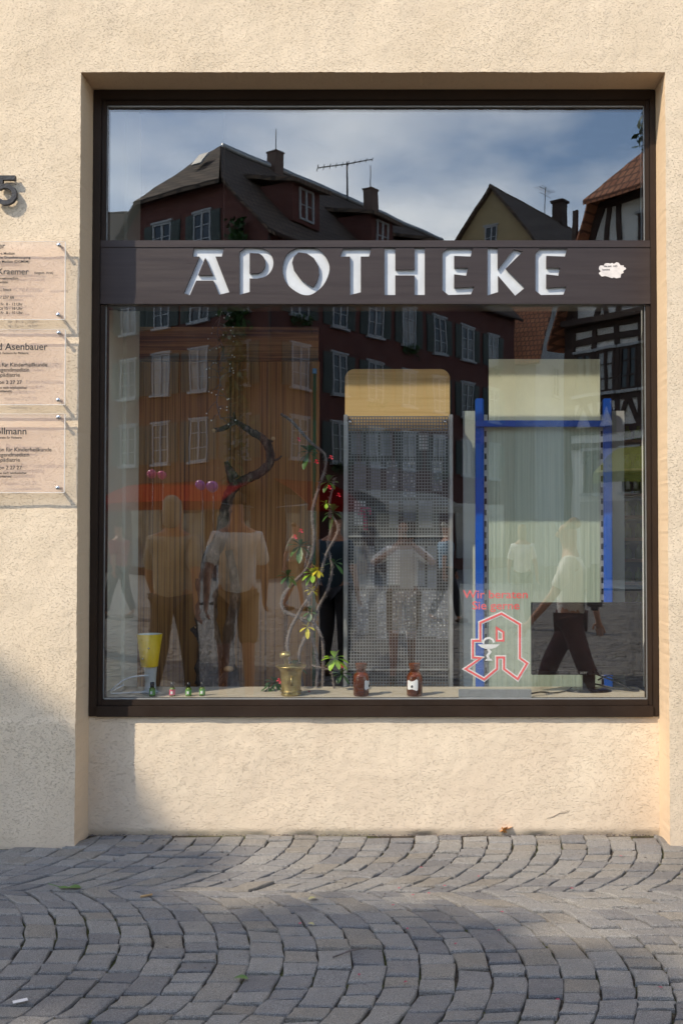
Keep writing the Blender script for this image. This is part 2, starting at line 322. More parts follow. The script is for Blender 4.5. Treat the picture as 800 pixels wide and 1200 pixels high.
class MB:
    def __init__(s): s.v = []; s.f = []; s.sm = []
    def add(s, vs, fs, smooth=False):
        n = len(s.v); s.v += [tuple(v) for v in vs]; s.f += [tuple(i + n for i in f) for f in fs]; s.sm += [smooth] * len(fs); return s
    def box(s, x0, x1, y0, y1, z0, z1, m=None):
        vs = [Vector(p) for p in ((x0, y0, z0), (x1, y0, z0), (x1, y1, z0), (x0, y1, z0), (x0, y0, z1), (x1, y0, z1), (x1, y1, z1), (x0, y1, z1))]
        if m is not None: vs = [m @ v for v in vs]
        return s.add(vs, [(0, 3, 2, 1), (4, 5, 6, 7), (0, 1, 5, 4), (1, 2, 6, 5), (2, 3, 7, 6), (3, 0, 4, 7)])
    def prism(s, poly, f0, f1):
        """poly list of 2D; f0, f1 map (a,b)->3D for the two caps"""
        n = len(poly); vs = [f0(*p) for p in poly] + [f1(*p) for p in poly]
        fs = [tuple(range(n)), tuple(range(2 * n - 1, n - 1, -1))] + [(i, i + n, (i + 1) % n + n, (i + 1) % n) for i in range(n)]
        return s.add(vs, fs)
    def bar(s, a, b, wd, ht, up=Vector((0, 0, 1))):
        a = Vector(a); b = Vector(b); d = (b - a).normalized(); sd = d.cross(up)
        if sd.length < 1e-4: sd = d.cross(Vector((1, 0, 0)))
        sd.normalize(); u = sd.cross(d).normalized(); sd *= wd / 2; u *= ht / 2
        vs = [a - sd - u, a + sd - u, a + sd + u, a - sd + u, b - sd - u, b + sd - u, b + sd + u, b - sd + u]
        return s.add(vs, [(0, 3, 2, 1), (4, 5, 6, 7), (0, 1, 5, 4), (1, 2, 6, 5), (2, 3, 7, 6), (3, 0, 4, 7)])
    def tube(s, pts, rad, n=8, caps=True, rough=0.0):
        pts = [Vector(p) for p in pts]; rs = rad if isinstance(rad, (list, tuple)) else [rad] * len(pts)
        ref = Vector((0.13, 0.9, 0.21)).normalized(); vs = []; fs = []
        for i, p in enumerate(pts):
            d = (pts[min(i + 1, len(pts) - 1)] - pts[max(i - 1, 0)]).normalized()
            a = d.cross(ref)
            if a.length < 1e-3: a = d.cross(Vector((1, 0, 0)))
            a.normalize(); b = d.cross(a)
            for k in range(n):
                r = rs[i] * (1 + (random.uniform(-rough, rough) if rough else 0)); t = 2 * pi * k / n
                vs.append(p + a * r * cos(t) + b * r * sin(t))
        for i in range(len(pts) - 1):
            for k in range(n):
                fs.append((i * n + k, i * n + (k + 1) % n, (i + 1) * n + (k + 1) % n, (i + 1) * n + k))
        if caps: fs += [tuple(range(n - 1, -1, -1)), tuple((len(pts) - 1) * n + k for k in range(n))]
        return s.add(vs, fs, True)
    def lathe(s, prof, c, n=24, m=None, sx=1, sy=1):
        vs = []; fs = []
        for r, z in prof:
            for k in range(n):
                t = 2 * pi * k / n; v = Vector((c[0] + r * cos(t) * sx, c[1] + r * sin(t) * sy, c[2] + z)); vs.append(m @ v if m else v)
        for i in range(len(prof) - 1):
            for k in range(n): fs.append((i * n + k, i * n + (k + 1) % n, (i + 1) * n + (k + 1) % n, (i + 1) * n + k))
        return s.add(vs, fs, True)
    def ball(s, c, r, n=12, m=8, sc=(1, 1, 1)):
        prof = [(max(1e-4, r * sin(pi * i / m)), -r * cos(pi * i / m)) for i in range(m + 1)]
        k = len(s.v); s.lathe([(p[0], p[1] * sc[2]) for p in prof], c, n, None, sc[0], sc[1]); return s
    def mesh(s, name, bevel=0.0):
        me = bpy.data.meshes.new(name); me.from_pydata(s.v, [], s.f)
        me.polygons.foreach_set('use_smooth', s.sm); me.update()
        bm = bmesh.new(); bm.from_mesh(me); bmesh.ops.remove_doubles(bm, verts=bm.verts, dist=1e-5)
        if bevel:
            es = [e for e in bm.edges if len(e.link_faces) == 2 and e.calc_face_angle(0) > 0.6]
            bmesh.ops.bevel(bm, geom=es, offset=bevel, segments=2, affect='EDGES', clamp_overlap=True)
        bmesh.ops.recalc_face_normals(bm, faces=bm.faces)
        bm.to_mesh(me); bm.free(); return me
    def build(s, name, mat, parent=None, bevel=0.0, local=None, world=True):
        return link(name, s.mesh(name, bevel), mat, parent, local, world)
def catmull(pts, k=6):
    pts = [Vector(p) for p in pts]; q = [pts[0]] + pts + [pts[-1]]; o = []
    for i in range(1, len(q) - 2):
        for j in range(k):
            t = j / k; a, b, c, d = q[i - 1], q[i], q[i + 1], q[i + 2]
            o.append(0.5 * ((2 * b) + (c - a) * t + (2 * a - 5 * b + 4 * c - d) * t * t + (3 * b - a - 3 * c + d) * t ** 3))
    return o + [pts[-1]]
def text(name, body, size, loc, mat, parent, ext=0.0006, align='LEFT', bold=0.0, sx=1.0, rot=(pi / 2, 0, 0)):
    cu = bpy.data.curves.new(name, 'FONT'); cu.body = body; cu.size = size; cu.extrude = ext; cu.align_x = align; cu.offset = bold; cu.resolution_u = 4
    o = bpy.data.objects.new(name, cu); COL.objects.link(o)
    dg = bpy.context.evaluated_depsgraph_get(); me = bpy.data.meshes.new_from_object(o.evaluated_get(dg), depsgraph=dg)
    bpy.data.objects.remove(o); bpy.data.curves.remove(cu)
    me.transform(Matrix.Translation(Vector(loc)) @ Matrix.Rotation(rot[2], 4, 'Z') @ Matrix.Rotation(rot[0], 4, 'X') @ Matrix.Diagonal((sx, 1, 1, 1)))
    return link(name, me, mat, parent)
def curve2d(name, loops, ext, mat, parent, loc):
    """filled flat outline with holes, given in metres (x, z), facing -y"""
    cu = bpy.data.curves.new(name, 'CURVE'); cu.dimensions = '2D'; cu.fill_mode = 'BOTH'; cu.extrude = ext
    for lp in loops:
        sp = cu.splines.new('POLY'); sp.points.add(len(lp) - 1); sp.use_cyclic_u = True
        for i, (x, z) in enumerate(lp): sp.points[i].co = (x, z, 0, 1)
    o = bpy.data.objects.new(name, cu); COL.objects.link(o)
    dg = bpy.context.evaluated_depsgraph_get(); me = bpy.data.meshes.new_from_object(o.evaluated_get(dg), depsgraph=dg)
    bpy.data.objects.remove(o); bpy.data.curves.remove(cu)
    me.transform(Matrix.Translation(Vector(loc)) @ Matrix.Rotation(pi / 2, 4, 'X'))
    for p in me.polygons: p.use_smooth = False
    return link(name, me, mat, parent)
def ribbon(pts, wd, closed=True):
    """outline bands of a mitred stroke: list of quads in 2D"""
    n = len(pts); L = []; Rr = []
    for i in range(n):
        p = Vector(pts[i]); a = Vector(pts[i - 1]) if (closed or i > 0) else None; b = Vector(pts[(i + 1) % n]) if (closed or i < n - 1) else None
        d1 = (p - a).normalized() if a is not None else (b - p).normalized(); d2 = (b - p).normalized() if b is not None else d1
        n1 = Vector((-d1.y, d1.x)); n2 = Vector((-d2.y, d2.x)); m = (n1 + n2)
        m = n1 if m.length < 1e-3 else m.normalized(); k = min(1 / max(0.3, m.dot(n1)), 2.2)
        L.append(p + m * wd / 2 * k); Rr.append(p - m * wd / 2 * k)
    rng = range(n) if closed else range(n - 1)
    return [(L[i], L[(i + 1) % n], Rr[(i + 1) % n], Rr[i]) for i in rng]

# ================================================================== THE GROUND
random.seed(3)
def setts():
    vs = []; fs = []
    Wd = 1.5; A = R(49); Rad = 0.75 / sin(A); p = 0.119
    for c in range(0, 11):
        yc = 0.15 - 1.5 * c
        x_off = random.uniform(0, 0.1)
        for k in range(-66, 68):
            xb = k * p + x_off
            near = yc > -3.2
            if not near and abs(xb) > 7.6: continue
            th = -A; cuts = [th]
            while th < A - 0.06:
                th += random.uniform(0.072, 0.155) / Rad; cuts.append(min(th, A))
            if cuts[-1] < A: cuts[-1] = A
            w0 = random.uniform(-0.004, 0.004)
            for i in range(len(cuts) - 1):
                t0, t1 = cuts[i], cuts[i + 1]
                def pt(t, kk): return (xb + kk * p + Rad * cos(t) - Rad, yc + Rad * sin(t))
                tm = (t0 + t1) / 2
                cen = pt(tm, 0.5)
                if cen[1] > 0.3 or cen[1] < -15.5: continue
                if cen[1] < -3.0 and abs(cen[0]) > 1.2 + abs(cen[1]) * 0.55: continue
                corners = [pt(t0, 0), pt(t0, 1), pt(tm, 1), pt(t1, 1), pt(t1, 0), pt(tm, 0)] if near else [pt(t0, 0), pt(t0, 1), pt(t1, 1), pt(t1, 0)]
                if near:
                    gn = random.uniform(0.0014, 0.0040) / cos(tm) ** 0.3; gt = random.uniform(0.0050, 0.0095) * cos(tm) ** 0.5; jit = 0.0060
                else: gn = gt = 0.006; jit = 0.003
                N_ = (cos(tm), sin(tm)); T_ = (-sin(tm), cos(tm)); cc = []
                for (x, y) in corners:
                    dx, dy = x - cen[0], y - cen[1]; dn = dx * N_[0] + dy * N_[1]; dt = dx * T_[0] + dy * T_[1]
                    dn -= math.copysign(min(gn, abs(dn) * .5), dn); dt -= math.copysign(min(gt, abs(dt)), dt) if abs(dt) > .02 else 0
                    X_ = cen[0] + dn * N_[0] + dt * T_[0] + random.uniform(-jit, jit); Y_ = cen[1] + dn * N_[1] + dt * T_[1] + random.uniform(-jit, jit)
                    lim = 0.172 if -1.60 < X_ < 1.25 else -0.016
                    cc.append((X_, min(Y_, lim + random.uniform(-.006, .004))))
                if max(q[1] for q in cc) - min(q[1] for q in cc) < 0.025: continue
                h = random.gauss(0, 0.0022); tx, ty = random.gauss(0, 0.022), random.gauss(0, 0.022)
                base = len(vs); n = len(cc)
                def ring(f, z, jz=0):
                    for (x, y) in cc:
                        xx = cen[0] + (x - cen[0]) * f; yy = cen[1] + (y - cen[1]) * f
                        vs.append((xx, yy, z + h + tx * (xx - cen[0]) + ty * (yy - cen[1]) + (random.uniform(-jz, jz) if jz else 0)))
                ring(1.01, -0.03)
                ring(1.0, -0.007, 0.002)
                ring(0.955, -0.0012, 0.0010)
                ring(0.80, 0.0006, 0.0008)
                for q in range(3):
                    for m in range(n):
                        a0 = base + q * n + m; a1 = base + q * n + (m + 1) % n
                        fs.append((a0, a1, a1 + n, a0 + n))
                fs.append(tuple(base + 3 * n + m for m in range(n)))
    return vs, fs
vs, fs = setts()
me = bpy.data.meshes.new('cobbled_pavement'); me.from_pydata(vs, [], fs); me.update()
tag(link('cobbled_pavement', me, 'granite'), kind='structure')
b = MB(); b.add([(-300, -300, -0.0135), (300, -300, -0.0135), (300, 60, -0.0135), (-300, 60, -0.0135)], [(0, 1, 2, 3)])
s = NT('far_paving')
s1 = s.ramp(s.voro(7.5, None, 'DISTANCE_TO_EDGE'), [(0.02, (0.05, 0.045, 0.04)), (0.07, (0.21, 0.208, 0.205))])
s1 = s.mix(s.mr(s.noise(0.5, 4), 0.35, 0.65, 0, 0.4), s1, (0.12, 0.115, 0.11)); s.fin(s1, 0.8, 0)
soil = b.build('paving_bed', 'joint_soil'); tag(soil, kind='structure')
b = MB(); b.add([(-300, -300, -0.0095), (300, -300, -0.0095), (300, -15.4, -0.0095), (-300, -15.4, -0.0095)], [(0, 1, 2, 3)])
b.add([(-300, -15.4, -0.0095), (-9.5, -15.4, -0.0095), (-7.8, -0.5, -0.0095), (-7.8, 0.0, -0.0095), (-300, 0.0, -0.0095)], [(0, 1, 2, 3, 4)])
b.add([(9.5, -15.4, -0.0095), (300, -15.4, -0.0095), (300, 0, -0.0095), (7.8, 0, -0.0095)], [(0, 1, 2, 3)])
tag(b.build('market_square', 'far_paving'), kind='structure')

# ================================================================== THE PHARMACY
D = 0.185
XL = P(91, 600, 0).x; XR = P(782, 600, 0).x
ZT = P(440, 84.5, 0).z
ZS = P(440, 840, D).z                                        # top of the parapet under the window
shop = empty('pharmacy_building', (0, 0.3, 0), 'cream stucco building with a deep niche round the big brown shop window', 'building')
def nz(x, z, k, o=0.0): return noise.noise(Vector((x * k, o, z * k)))
def edge_j(z, o): return 0.0022 * noise.noise(Vector((o, z * 38, 2.0))) + 0.0018 * noise.noise(Vector((o, z * 110, 5.0))) + 0.003 * noise.noise(Vector((o, z * 4, 8.0)))
def disp(x, z): return 0.0016 * nz(x, z, 28) + 0.0030 * nz(x, z, 6, 3.0)
def front_sheet():
    st = 0.013
    def rng(a, b):
        n = max(1, round((b - a) / st)); return [a + (b - a) * i / n for i in range(n + 1)]
    xs = rng(-2.6, XL); nl = len(xs); xs += rng(XL, XR)[1:]; nr = len(xs); xs += rng(XR, 2.2)[1:]
    zs = rng(-0.03, ZT); nzt = len(zs); zs += rng(ZT, 4.6)[1:]
    vs = []; idx = {}
    for i, x in enumerate(xs):
        for j, z in enumerate(zs):
            if nl - 1 < i < nr - 1 and j < nzt - 1: continue
            X, Z = x, z
            if i == nl - 1 and j < nzt: X += edge_j(z, 1.0)
            if i == nr - 1 and j < nzt: X += edge_j(z, 2.0)
            if j == nzt - 1 and nl - 1 <= i <= nr - 1: Z += edge_j(x, 3.0)
            y = -disp(x, z)
            # horizontal working joint of the lower render coat on the left pier
            if x < XL + 0.02: y -= 0.004 * max(0, min(1, (P(40, 843, 0).z + 0.006 * noise.noise(Vector((x * 9, 0, 0))) - z) / 0.012))
            idx[(i, j)] = len(vs); vs.append((X, y, Z))
    fs = []
    for i in range(len(xs) - 1):
        for j in range(len(zs) - 1):
            k = [(i, j), (i + 1, j), (i + 1, j + 1), (i, j + 1)]
            if all(q in idx for q in k) and not (nl - 1 <= i < nr - 1 and j < nzt - 1): fs.append(tuple(idx[q] for q in k))
    # reveals
    rv = []; rf = []
    def strip(a_list, b_list, n=14):
        base = len(rv)
        for a, b_ in zip(a_list, b_list):
            for k in range(n + 1):
                t = k / n; p = Vector(a).lerp(Vector(b_), t)
                rv.append(tuple(p))
        m = len(a_list)
        for i in range(m - 1):
            for k in range(n): rf.append((base + i * (n + 1) + k, base + i * (n + 1) + k + 1, base + (i + 1) * (n + 1) + k + 1, base + (i + 1) * (n + 1) + k))
    yb = 0.26
    A = [vs[idx[(nl - 1, j)]] for j in range(nzt)]; strip(A, [(XL, yb, a[2]) for a in A])
    A = [vs[idx[(nr - 1, j)]] for j in range(nzt)]; strip(A, [(XR + 0.0, yb, a[2]) for a in A])
    A = [vs[idx[(i, nzt - 1)]] for i in range(nl - 1, nr)]; strip(A, [(a[0], yb, ZT) for a in A])
    return vs, fs, rv, rf
vs, fs, rv, rf = front_sheet()
me = bpy.data.meshes.new('front_wall'); me.from_pydata(vs, [], fs); me.update(); me.polygons.foreach_set('use_smooth', [True] * len(fs))
link('front_wall', me, 'stucco', shop)
me = bpy.data.meshes.new('niche_reveal'); me.from_pydata(rv, [], rf); me.update()
link('niche_reveal', me, 'stucco_smooth', shop)
# parapet below the window, slightly bulging render, broken edge at the ground
def parapet():
    st = 0.013; nx = int((XR - XL) / st); nz_ = int((ZS + 0.03) / st); vs = []; fs = []
    for i in range(nx + 1):
        x = XL + (XR - XL) * i / nx
        for j in range(nz_ + 1):
            z = -0.03 + (ZS + 0.03) * j / nz_
            foot = max(0, 1 - (z + 0.004 * noise.noise(Vector((x * 14, 3, 0)))) / 0.02) if z < 0.03 else 0
            y = D + 0.012 - disp(x * 0.8, z * 0.8 + 9) * 1.2 + 0.014 * foot * (0.6 + 0.6 * noise.noise(Vector((x * 7, 1, 4))))
            vs.append((x, y, z))
    for i in range(nx):
        for j in range(nz_): a = i * (nz_ + 1) + j; fs.append((a, a + nz_ + 1, a + nz_ + 2, a + 1))
    return vs, fs
vs, fs = parapet(); me = bpy.data.meshes.new('parapet'); me.from_pydata(vs, [], fs); me.update(); me.polygons.foreach_set('use_smooth', [True] * len(fs))
link('parapet', me, 'stucco_base', shop)
# hidden masonry behind the render and the rest of the facade (closed volumes)
b = MB()
b.box(-30, -2.6, 0.0, 0.5, -0.03, 12); b.box(2.2, 30, 0.0, 0.5, -0.03, 12); b.box(-2.6, 2.2, 0.0, 0.5, 4.6, 12)
b.build('outer_wall', 'stucco', shop)
b = MB(); b.box(-2.6, XL - 0.02, 0.30, 0.5, 0, 4.6); b.box(XR + 0.02, 2.2, 0.30, 0.5, 0, 4.6); b.box(XL - 0.02, XR + 0.02, 0.30, 0.5, ZT + 0.02, 4.6)
b.box(XL, XR, 0.235, 0.30, 0, ZS - 0.004)
b.build('inner_masonry', 'white_wall', shop)

# window frame --------------------------------------------------------
gx0 = P(122, 600, 0.2).x; gx1 = P(757, 600, 0.2).x
gzt = P(440, 123.5, 0.2).z; bt = P(440, 282.5, 0.2).z; bb = P(440, 357, 0.2).z; gzb = P(440, 819.5, 0.2).z
b = MB()
fx0, fx1, fz1 = XL + 0.002, XR - 0.002, ZT - 0.002
b.box(fx0, gx0 - 0.024, D, 0.30, ZS + 0.001, fz1); b.box(gx1 + 0.024, fx1, D, 0.30, ZS + 0.001, fz1)
b.box(gx0 - 0.024, gx1 + 0.024, D, 0.30, gzt + 0.024, fz1); b.box(gx0 - 0.024, gx1 + 0.024, D - 0.012, 0.30, ZS + 0.001, gzb - 0.030)
frame = b.build('window_frame', 'brown_metal', shop, 0.003)
b = MB()                                                     # glazing beads, set back
for z0, z1 in ((bt + 0.002, gzt + 0.0238), (gzb - 0.0298, bb - 0.002)):
    b.box(gx0 - 0.0238, gx0, D + 0.010, 0.27, z0, z1); b.box(gx1, gx1 + 0.0238, D + 0.010, 0.27, z0, z1)
b.box(gx0, gx1, D + 0.011, 0.27, gzt, gzt + 0.0236); b.box(gx0, gx1, D + 0.003, 0.27, gzb - 0.0296, gzb)
b.build('glazing_bead', 'brown_metal', frame, 0.002)
b = MB(); b.box(gx0 - 0.02, gx1 + 0.02, G, G + 0.014, bt - 0.01, gzt + 0.01); b.build('upper_pane', 'glass_upper', frame)
b = MB(); b.box(gx0 - 0.02, gx1 + 0.02, G, G + 0.014, gzb - 0.01, bb + 0.01); b.build('lower_pane', 'glass_lower', frame)
b = MB()                                                     # pale rubber seals
for z0, z1 in ((bt, gzt), (gzb, bb)):
    b.box(gx0, gx0 + 0.003, D + 0.022, G - 0.001, z0, z1); b.box(gx1 - 0.003, gx1, D + 0.022, G - 0.001, z0, z1)
b.box(gx0 + 0.006, gx1 - 0.006, D + 0.018, G - 0.001, gzt - 0.006, gzt); b.box(gx0 + 0.006, gx1 - 0.006, D + 0.016, G - 0.001, gzb, gzb + 0.005)
b.build('rubber_seal', 'steel_grey', frame)

# sign band: a metal sheet with the letters cut out of it ---------------
bandz0 = P(440, 350, 0.19).z; bandz1 = P(440, 290, 0.19).z
b = MB(); xa, xb = gx0 - 0.0235, gx1 + 0.0235
b.box(xa, xb, D + 0.001, 0.33, bb, bandz0); b.box(xa, xb, D + 0.001, 0.33, bandz1, bt)
b.box(xa, xb, D + 0.024, 0.33, bandz0, bandz1)
b.box(gx0 + 0.02, gx1 - 0.02, 0.33, 0.35, bb, bt)
rail = b.build('sign_rail', 'sign_metal', shop, 0.0015)
Z1 = (210, 270, 3.2); Z2 = (440, 270, 2.353)
def arc(cx, cy, rx, ry, a0, a1, n=14): return [(cx + rx * cos(R(a0 + (a1 - a0) * i / n)), cy + ry * sin(R(a0 + (a1 - a0) * i / n))) for i in range(n + 1)]
def smooth2(pts, k=5):
    q = [Vector((p[0], p[1], 0)) for p in pts]; q = q + q[:3]; o = []
    for i in range(1, len(q) - 2):
        for j in range(k):
            t = j / k; a, b_, c, d = q[i - 1], q[i], q[i + 1], q[i + 2]
            v = 0.5 * ((2 * b_) + (c - a) * t + (2 * a - 5 * b_ + 4 * c - d) * t * t + (3 * b_ - a - 3 * c + d) * t ** 3); o.append((v.x, v.y))
    return o
GL = [
 (Z1, [(55, 65), (168, 65), (160, 98), (136, 98), (188, 232), (150, 241), (128, 188), (64, 188), (40, 243), (17, 235), (76, 98), (49, 98)], [[(98, 102), (126, 167), (71, 167)]]),
 (Z1, [(226, 80), (248, 64), (300, 66)] + arc(300, 122, 53, 56, -80, 75, 12) + [(290, 181), (264, 180), (264, 231), (226, 241)], [[(264, 84), (290, 86)] + arc(290, 123, 33, 38, -80, 80, 10) + [(264, 162)]]),
 (Z1, smooth2([(480, 62), (530, 76), (563, 135), (546, 196), (510, 232), (480, 243), (446, 234), (404, 200), (387, 148), (400, 95), (435, 68)]), [[(447, 82)] + [(478, 86), (505, 104), (522, 135), (524, 165), (516, 192)] + [(503, 212)] + [(480, 202), (452, 180), (430, 150), (423, 120), (430, 98)]]),
 (Z1, [(614, 68), (720, 68), (711, 98), (680, 98), (680, 232), (640, 242), (640, 98), (602, 98)], []),
 (Z2, [(24, 48), (54, 48), (54, 108), (107, 108), (107, 48), (135, 48), (135, 178), (107, 178), (107, 124), (54, 124), (54, 178), (24, 178)], []),
 (Z2, [(184, 60), (198, 50), (267, 50), (261, 72), (216, 70), (216, 103), (254, 103), (249, 125), (216, 121), (216, 158), (272, 155), (262, 176), (200, 178), (184, 165)], []),
 (Z2, [(308, 48), (336, 48), (336, 108), (380, 52), (405, 58), (358, 105), (411, 158), (384, 180), (337, 125), (337, 170), (308, 179)], []),
 (Z2, [(440, 64), (452, 50), (528, 50), (521, 72), (470, 70), (470, 103), (508, 103), (503, 125), (470, 121), (470, 158), (525, 155), (517, 177), (455, 178), (440, 166)], []),
]
yp = 0.19
def conv(z, pts, y=None):
    o = []
    for (u, v) in pts:
        q = P(z[0] + u / z[2], z[1] + v / z[2], y or yp); o.append((q.x, q.z))
    return o
loops = [[(xa, bandz0), (xb, bandz0), (xb, bandz1), (xa, bandz1)]]
for z, o_, hs in GL:
    loops.append(conv(z, o_)); loops += [conv(z, h) for h in hs]
panel = curve2d('sign_panel', loops, 0.0065, 'sign_metal', shop, (0, yp + 0.0068, 0))
for z, o_, hs in GL:
    a = conv(z, o_); xs_ = [p[0] for p in a]; zs_ = [p[1] for p in a]
    b = MB(); b.box(min(xs_) - 0.004, max(xs_) + 0.004, yp + 0.0145, yp + 0.0185, min(zs_) - 0.004, max(zs_) + 0.004)
    b.build('letter', 'letter_white', panel)
# torn paper sticker
def blob(cx, cy, rx, ry, n, jag, sd):
    rr = random.Random(sd); o = []
    for i in range(n):
        t = 2 * pi * i / n; k = 1 + rr.uniform(-jag, jag); o.append((cx + rx * cos(t) * k, cy + ry * sin(t) * k))
    return o
st = curve2d('torn_sticker', [conv((0, 0, 1), blob(716.5, 317, 15, 9.0, 40, 0.16, 4))], 0.0004, 'sticker_paper', None, (0, yp - 0.0012, 0))
tag(st, 'torn white paper sticker remnant at the right end of the brown sign band', 'sticker')
for (dx, dy, tx_) in ((-9, -4, 'die zeit'), (-11, 0, 'kommt'), (2, -4, 'HO')):
    q = P(716 + dx, 317 + dy, yp); text('print', tx_, 0.013, (q.x, yp - 0.0022, q.z), 'ink', st, 0.0003)

q = P(440, 129.5, 0.29); b = MB(); b.box(gx0 - .01, gx1 + .01, 0.236, 0.275, q.z - 0.002, gzt + .02); b.build('blind_box', 'stucco_smooth', frame, 0.002)
b = MB(); b.tube([P(x, y, D + .0105) for x, y in ((640, 959), (648, 957), (655, 953), (662, 952), (667, 950))], [.0006, .0011, .0011, .001, .0004], 5)
b.build('hairline_crack', 'bark', shop)
# interior --------------------------------------------------------------
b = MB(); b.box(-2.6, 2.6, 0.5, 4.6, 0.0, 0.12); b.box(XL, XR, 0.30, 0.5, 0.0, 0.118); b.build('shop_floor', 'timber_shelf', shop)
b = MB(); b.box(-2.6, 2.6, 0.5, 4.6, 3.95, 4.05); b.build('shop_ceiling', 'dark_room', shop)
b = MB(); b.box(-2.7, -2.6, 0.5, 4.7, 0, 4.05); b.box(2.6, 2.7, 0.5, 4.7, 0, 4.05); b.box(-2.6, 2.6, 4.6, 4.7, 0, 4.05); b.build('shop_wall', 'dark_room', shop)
pzt = P(440, 812, 0.40).z
pl = MB(); pl.box(XL + 0.01, XR - 0.01, 0.30, 0.62, pzt - 0.04, pzt); pl.box(XL + 0.03, XR - 0.03, 0.56, 0.60, 0.12, pzt - 0.0405)
pl.box(gx0 - 0.02, gx1 + 0.02, G + 0.016, 0.2995, pzt - 0.04, pzt - 0.001)
pl.build('display_sill', 'counter_top', shop, 0.003)
b = MB(); b.box(-1.80, P(147, 600, 0.7).x, 0.70, 0.97, 0.12, 3.95); b.box(XL - 0.10, P(120, 600, 0.34).x, 0.34, 0.6995, pzt, 3.95); b.build('cream_pillar', 'cream_wall', shop, 0.004)
b = MB(); b.box(1.262, 1.40, 0.31, 0.62, pzt, 3.9); b.build('side_lining', 'white_wall', shop, 0.003)
ZF = pzt                                                      # level things stand on

# veneered partition
def R4(px0, py0, px1, py1, y): a = P(px0, py0, y); c = P(px1, py1, y); return a.x, c.x, c.z, a.z   # x0,x1,z0,z1
pt_ = empty('wood_partition', P(266, 900, 1.0), 'tall striped dark brown veneer panel with a cross grained strip on top', 'partition')
x0, x1, z0, z1 = R4(160, 423.5, 373, 960, 1.0); b = MB(); b.box(x0, x1, 1.0, 1.035, 0.12, z1); b.build('veneer_panel', 'zebrano', pt_, 0.001)
x0, x1, z0, z1 = R4(160, 383, 373, 422.8, 1.0); b = MB(); b.box(x0, x1, 1.0, 1.035, z0, z1); b.build('top_panel', 'zebrano_cross', pt_, 0.001)
# green cane with a blue tip
q0 = P(368.5, 432, 0.93); q1 = P(368.5, 700, 0.93); cane = empty('plant_cane', (q0.x, 0.93, ZF - 0.1), 'thin dark green plant cane with a blue tip standing against the wood panel', 'cane')
b = MB(); b.tube([(q0.x, 0.93, 0.12), (q0.x, 0.93, q0.z - 0.03)], 0.010, 8); b.build('shaft', 'leaf_dark', cane)
b = MB(); b.tube([(q0.x, 0.93, q0.z - 0.029), (q0.x, 0.93, q0.z)], 0.013, 8); b.build('tip', simple('tip_blue', (0.10, 0.28, 0.6), 0.5), cane)

# ---- mesh stand with rounded maple header
YB = 0.89
ms = empty('perforated_stand', P(467, 900, YB), 'grey perforated metal display stand with a rounded light wood header board', 'display stand')
x0, x1, z0, z1 = R4(404, 432, 527, 492, YB)
pts = []; r = 0.055
for cx_, cz_, a0 in ((x1 - r, z1 - r, 0), (x0 + r, z1 - r, 90)):
    pts += [(cx_ + r * cos(R(a0 + 90 * i / 8)), cz_ + r * sin(R(a0 + 90 * i / 8))) for i in range(9)]
pts += [(x0, z0 - 0.06), (x1, z0 - 0.06)]
b = MB(); b.prism(pts, lambda a, c: (a, YB + 0.012, c), lambda a, c: (a, YB + 0.03, c)); b.build('header_board', 'maple', ms, 0.0015)
x0, x1, z0, z1 = R4(408, 488, 525, 812, YB); zb = 0.3
b = MB(); n = 34
for i in range(n + 1): x = x0 + (x1 - x0) * i / n; b.box(x - 0.0030, x + 0.0030, YB, YB + 0.0012, zb, z1)
zc = zb + 0.01
while zc < z1: b.box(x0, x1, YB + 0.0014, YB + 0.0026, zc - 0.0030, zc + 0.0030); zc += 0.0172
b.build('perforated_sheet', 'mesh_steel', ms)
b = MB()
for px in (405, 528):
    q = P(px, 487, YB).x; b.box(q - 0.011, q + 0.011, YB - 0.012, YB + 0.045, 0.12, P(px, 486, YB).z)
for py in (628.5, 784.5):
    q = P(467, py, YB).z; b.box(x0, x1, YB - 0.014, YB - 0.002, q - 0.005, q + 0.005)
b.build('stand_frame', 'steel_grey', ms, 0.002)
for px in (410, 521):
    q = P(px, 494, YB); b = MB(); b.lathe([(0.0001, 0), (0.010, 0.001), (0.012, 0.005), (0.011, 0.009), (0.0001, 0.011)], (0, 0, 0), 14, Matrix.Translation((q.x, YB - 0.001, q.z)) @ Matrix.Rotation(R(90), 4, 'X')); b.build('bolt', 'chrome', ms)
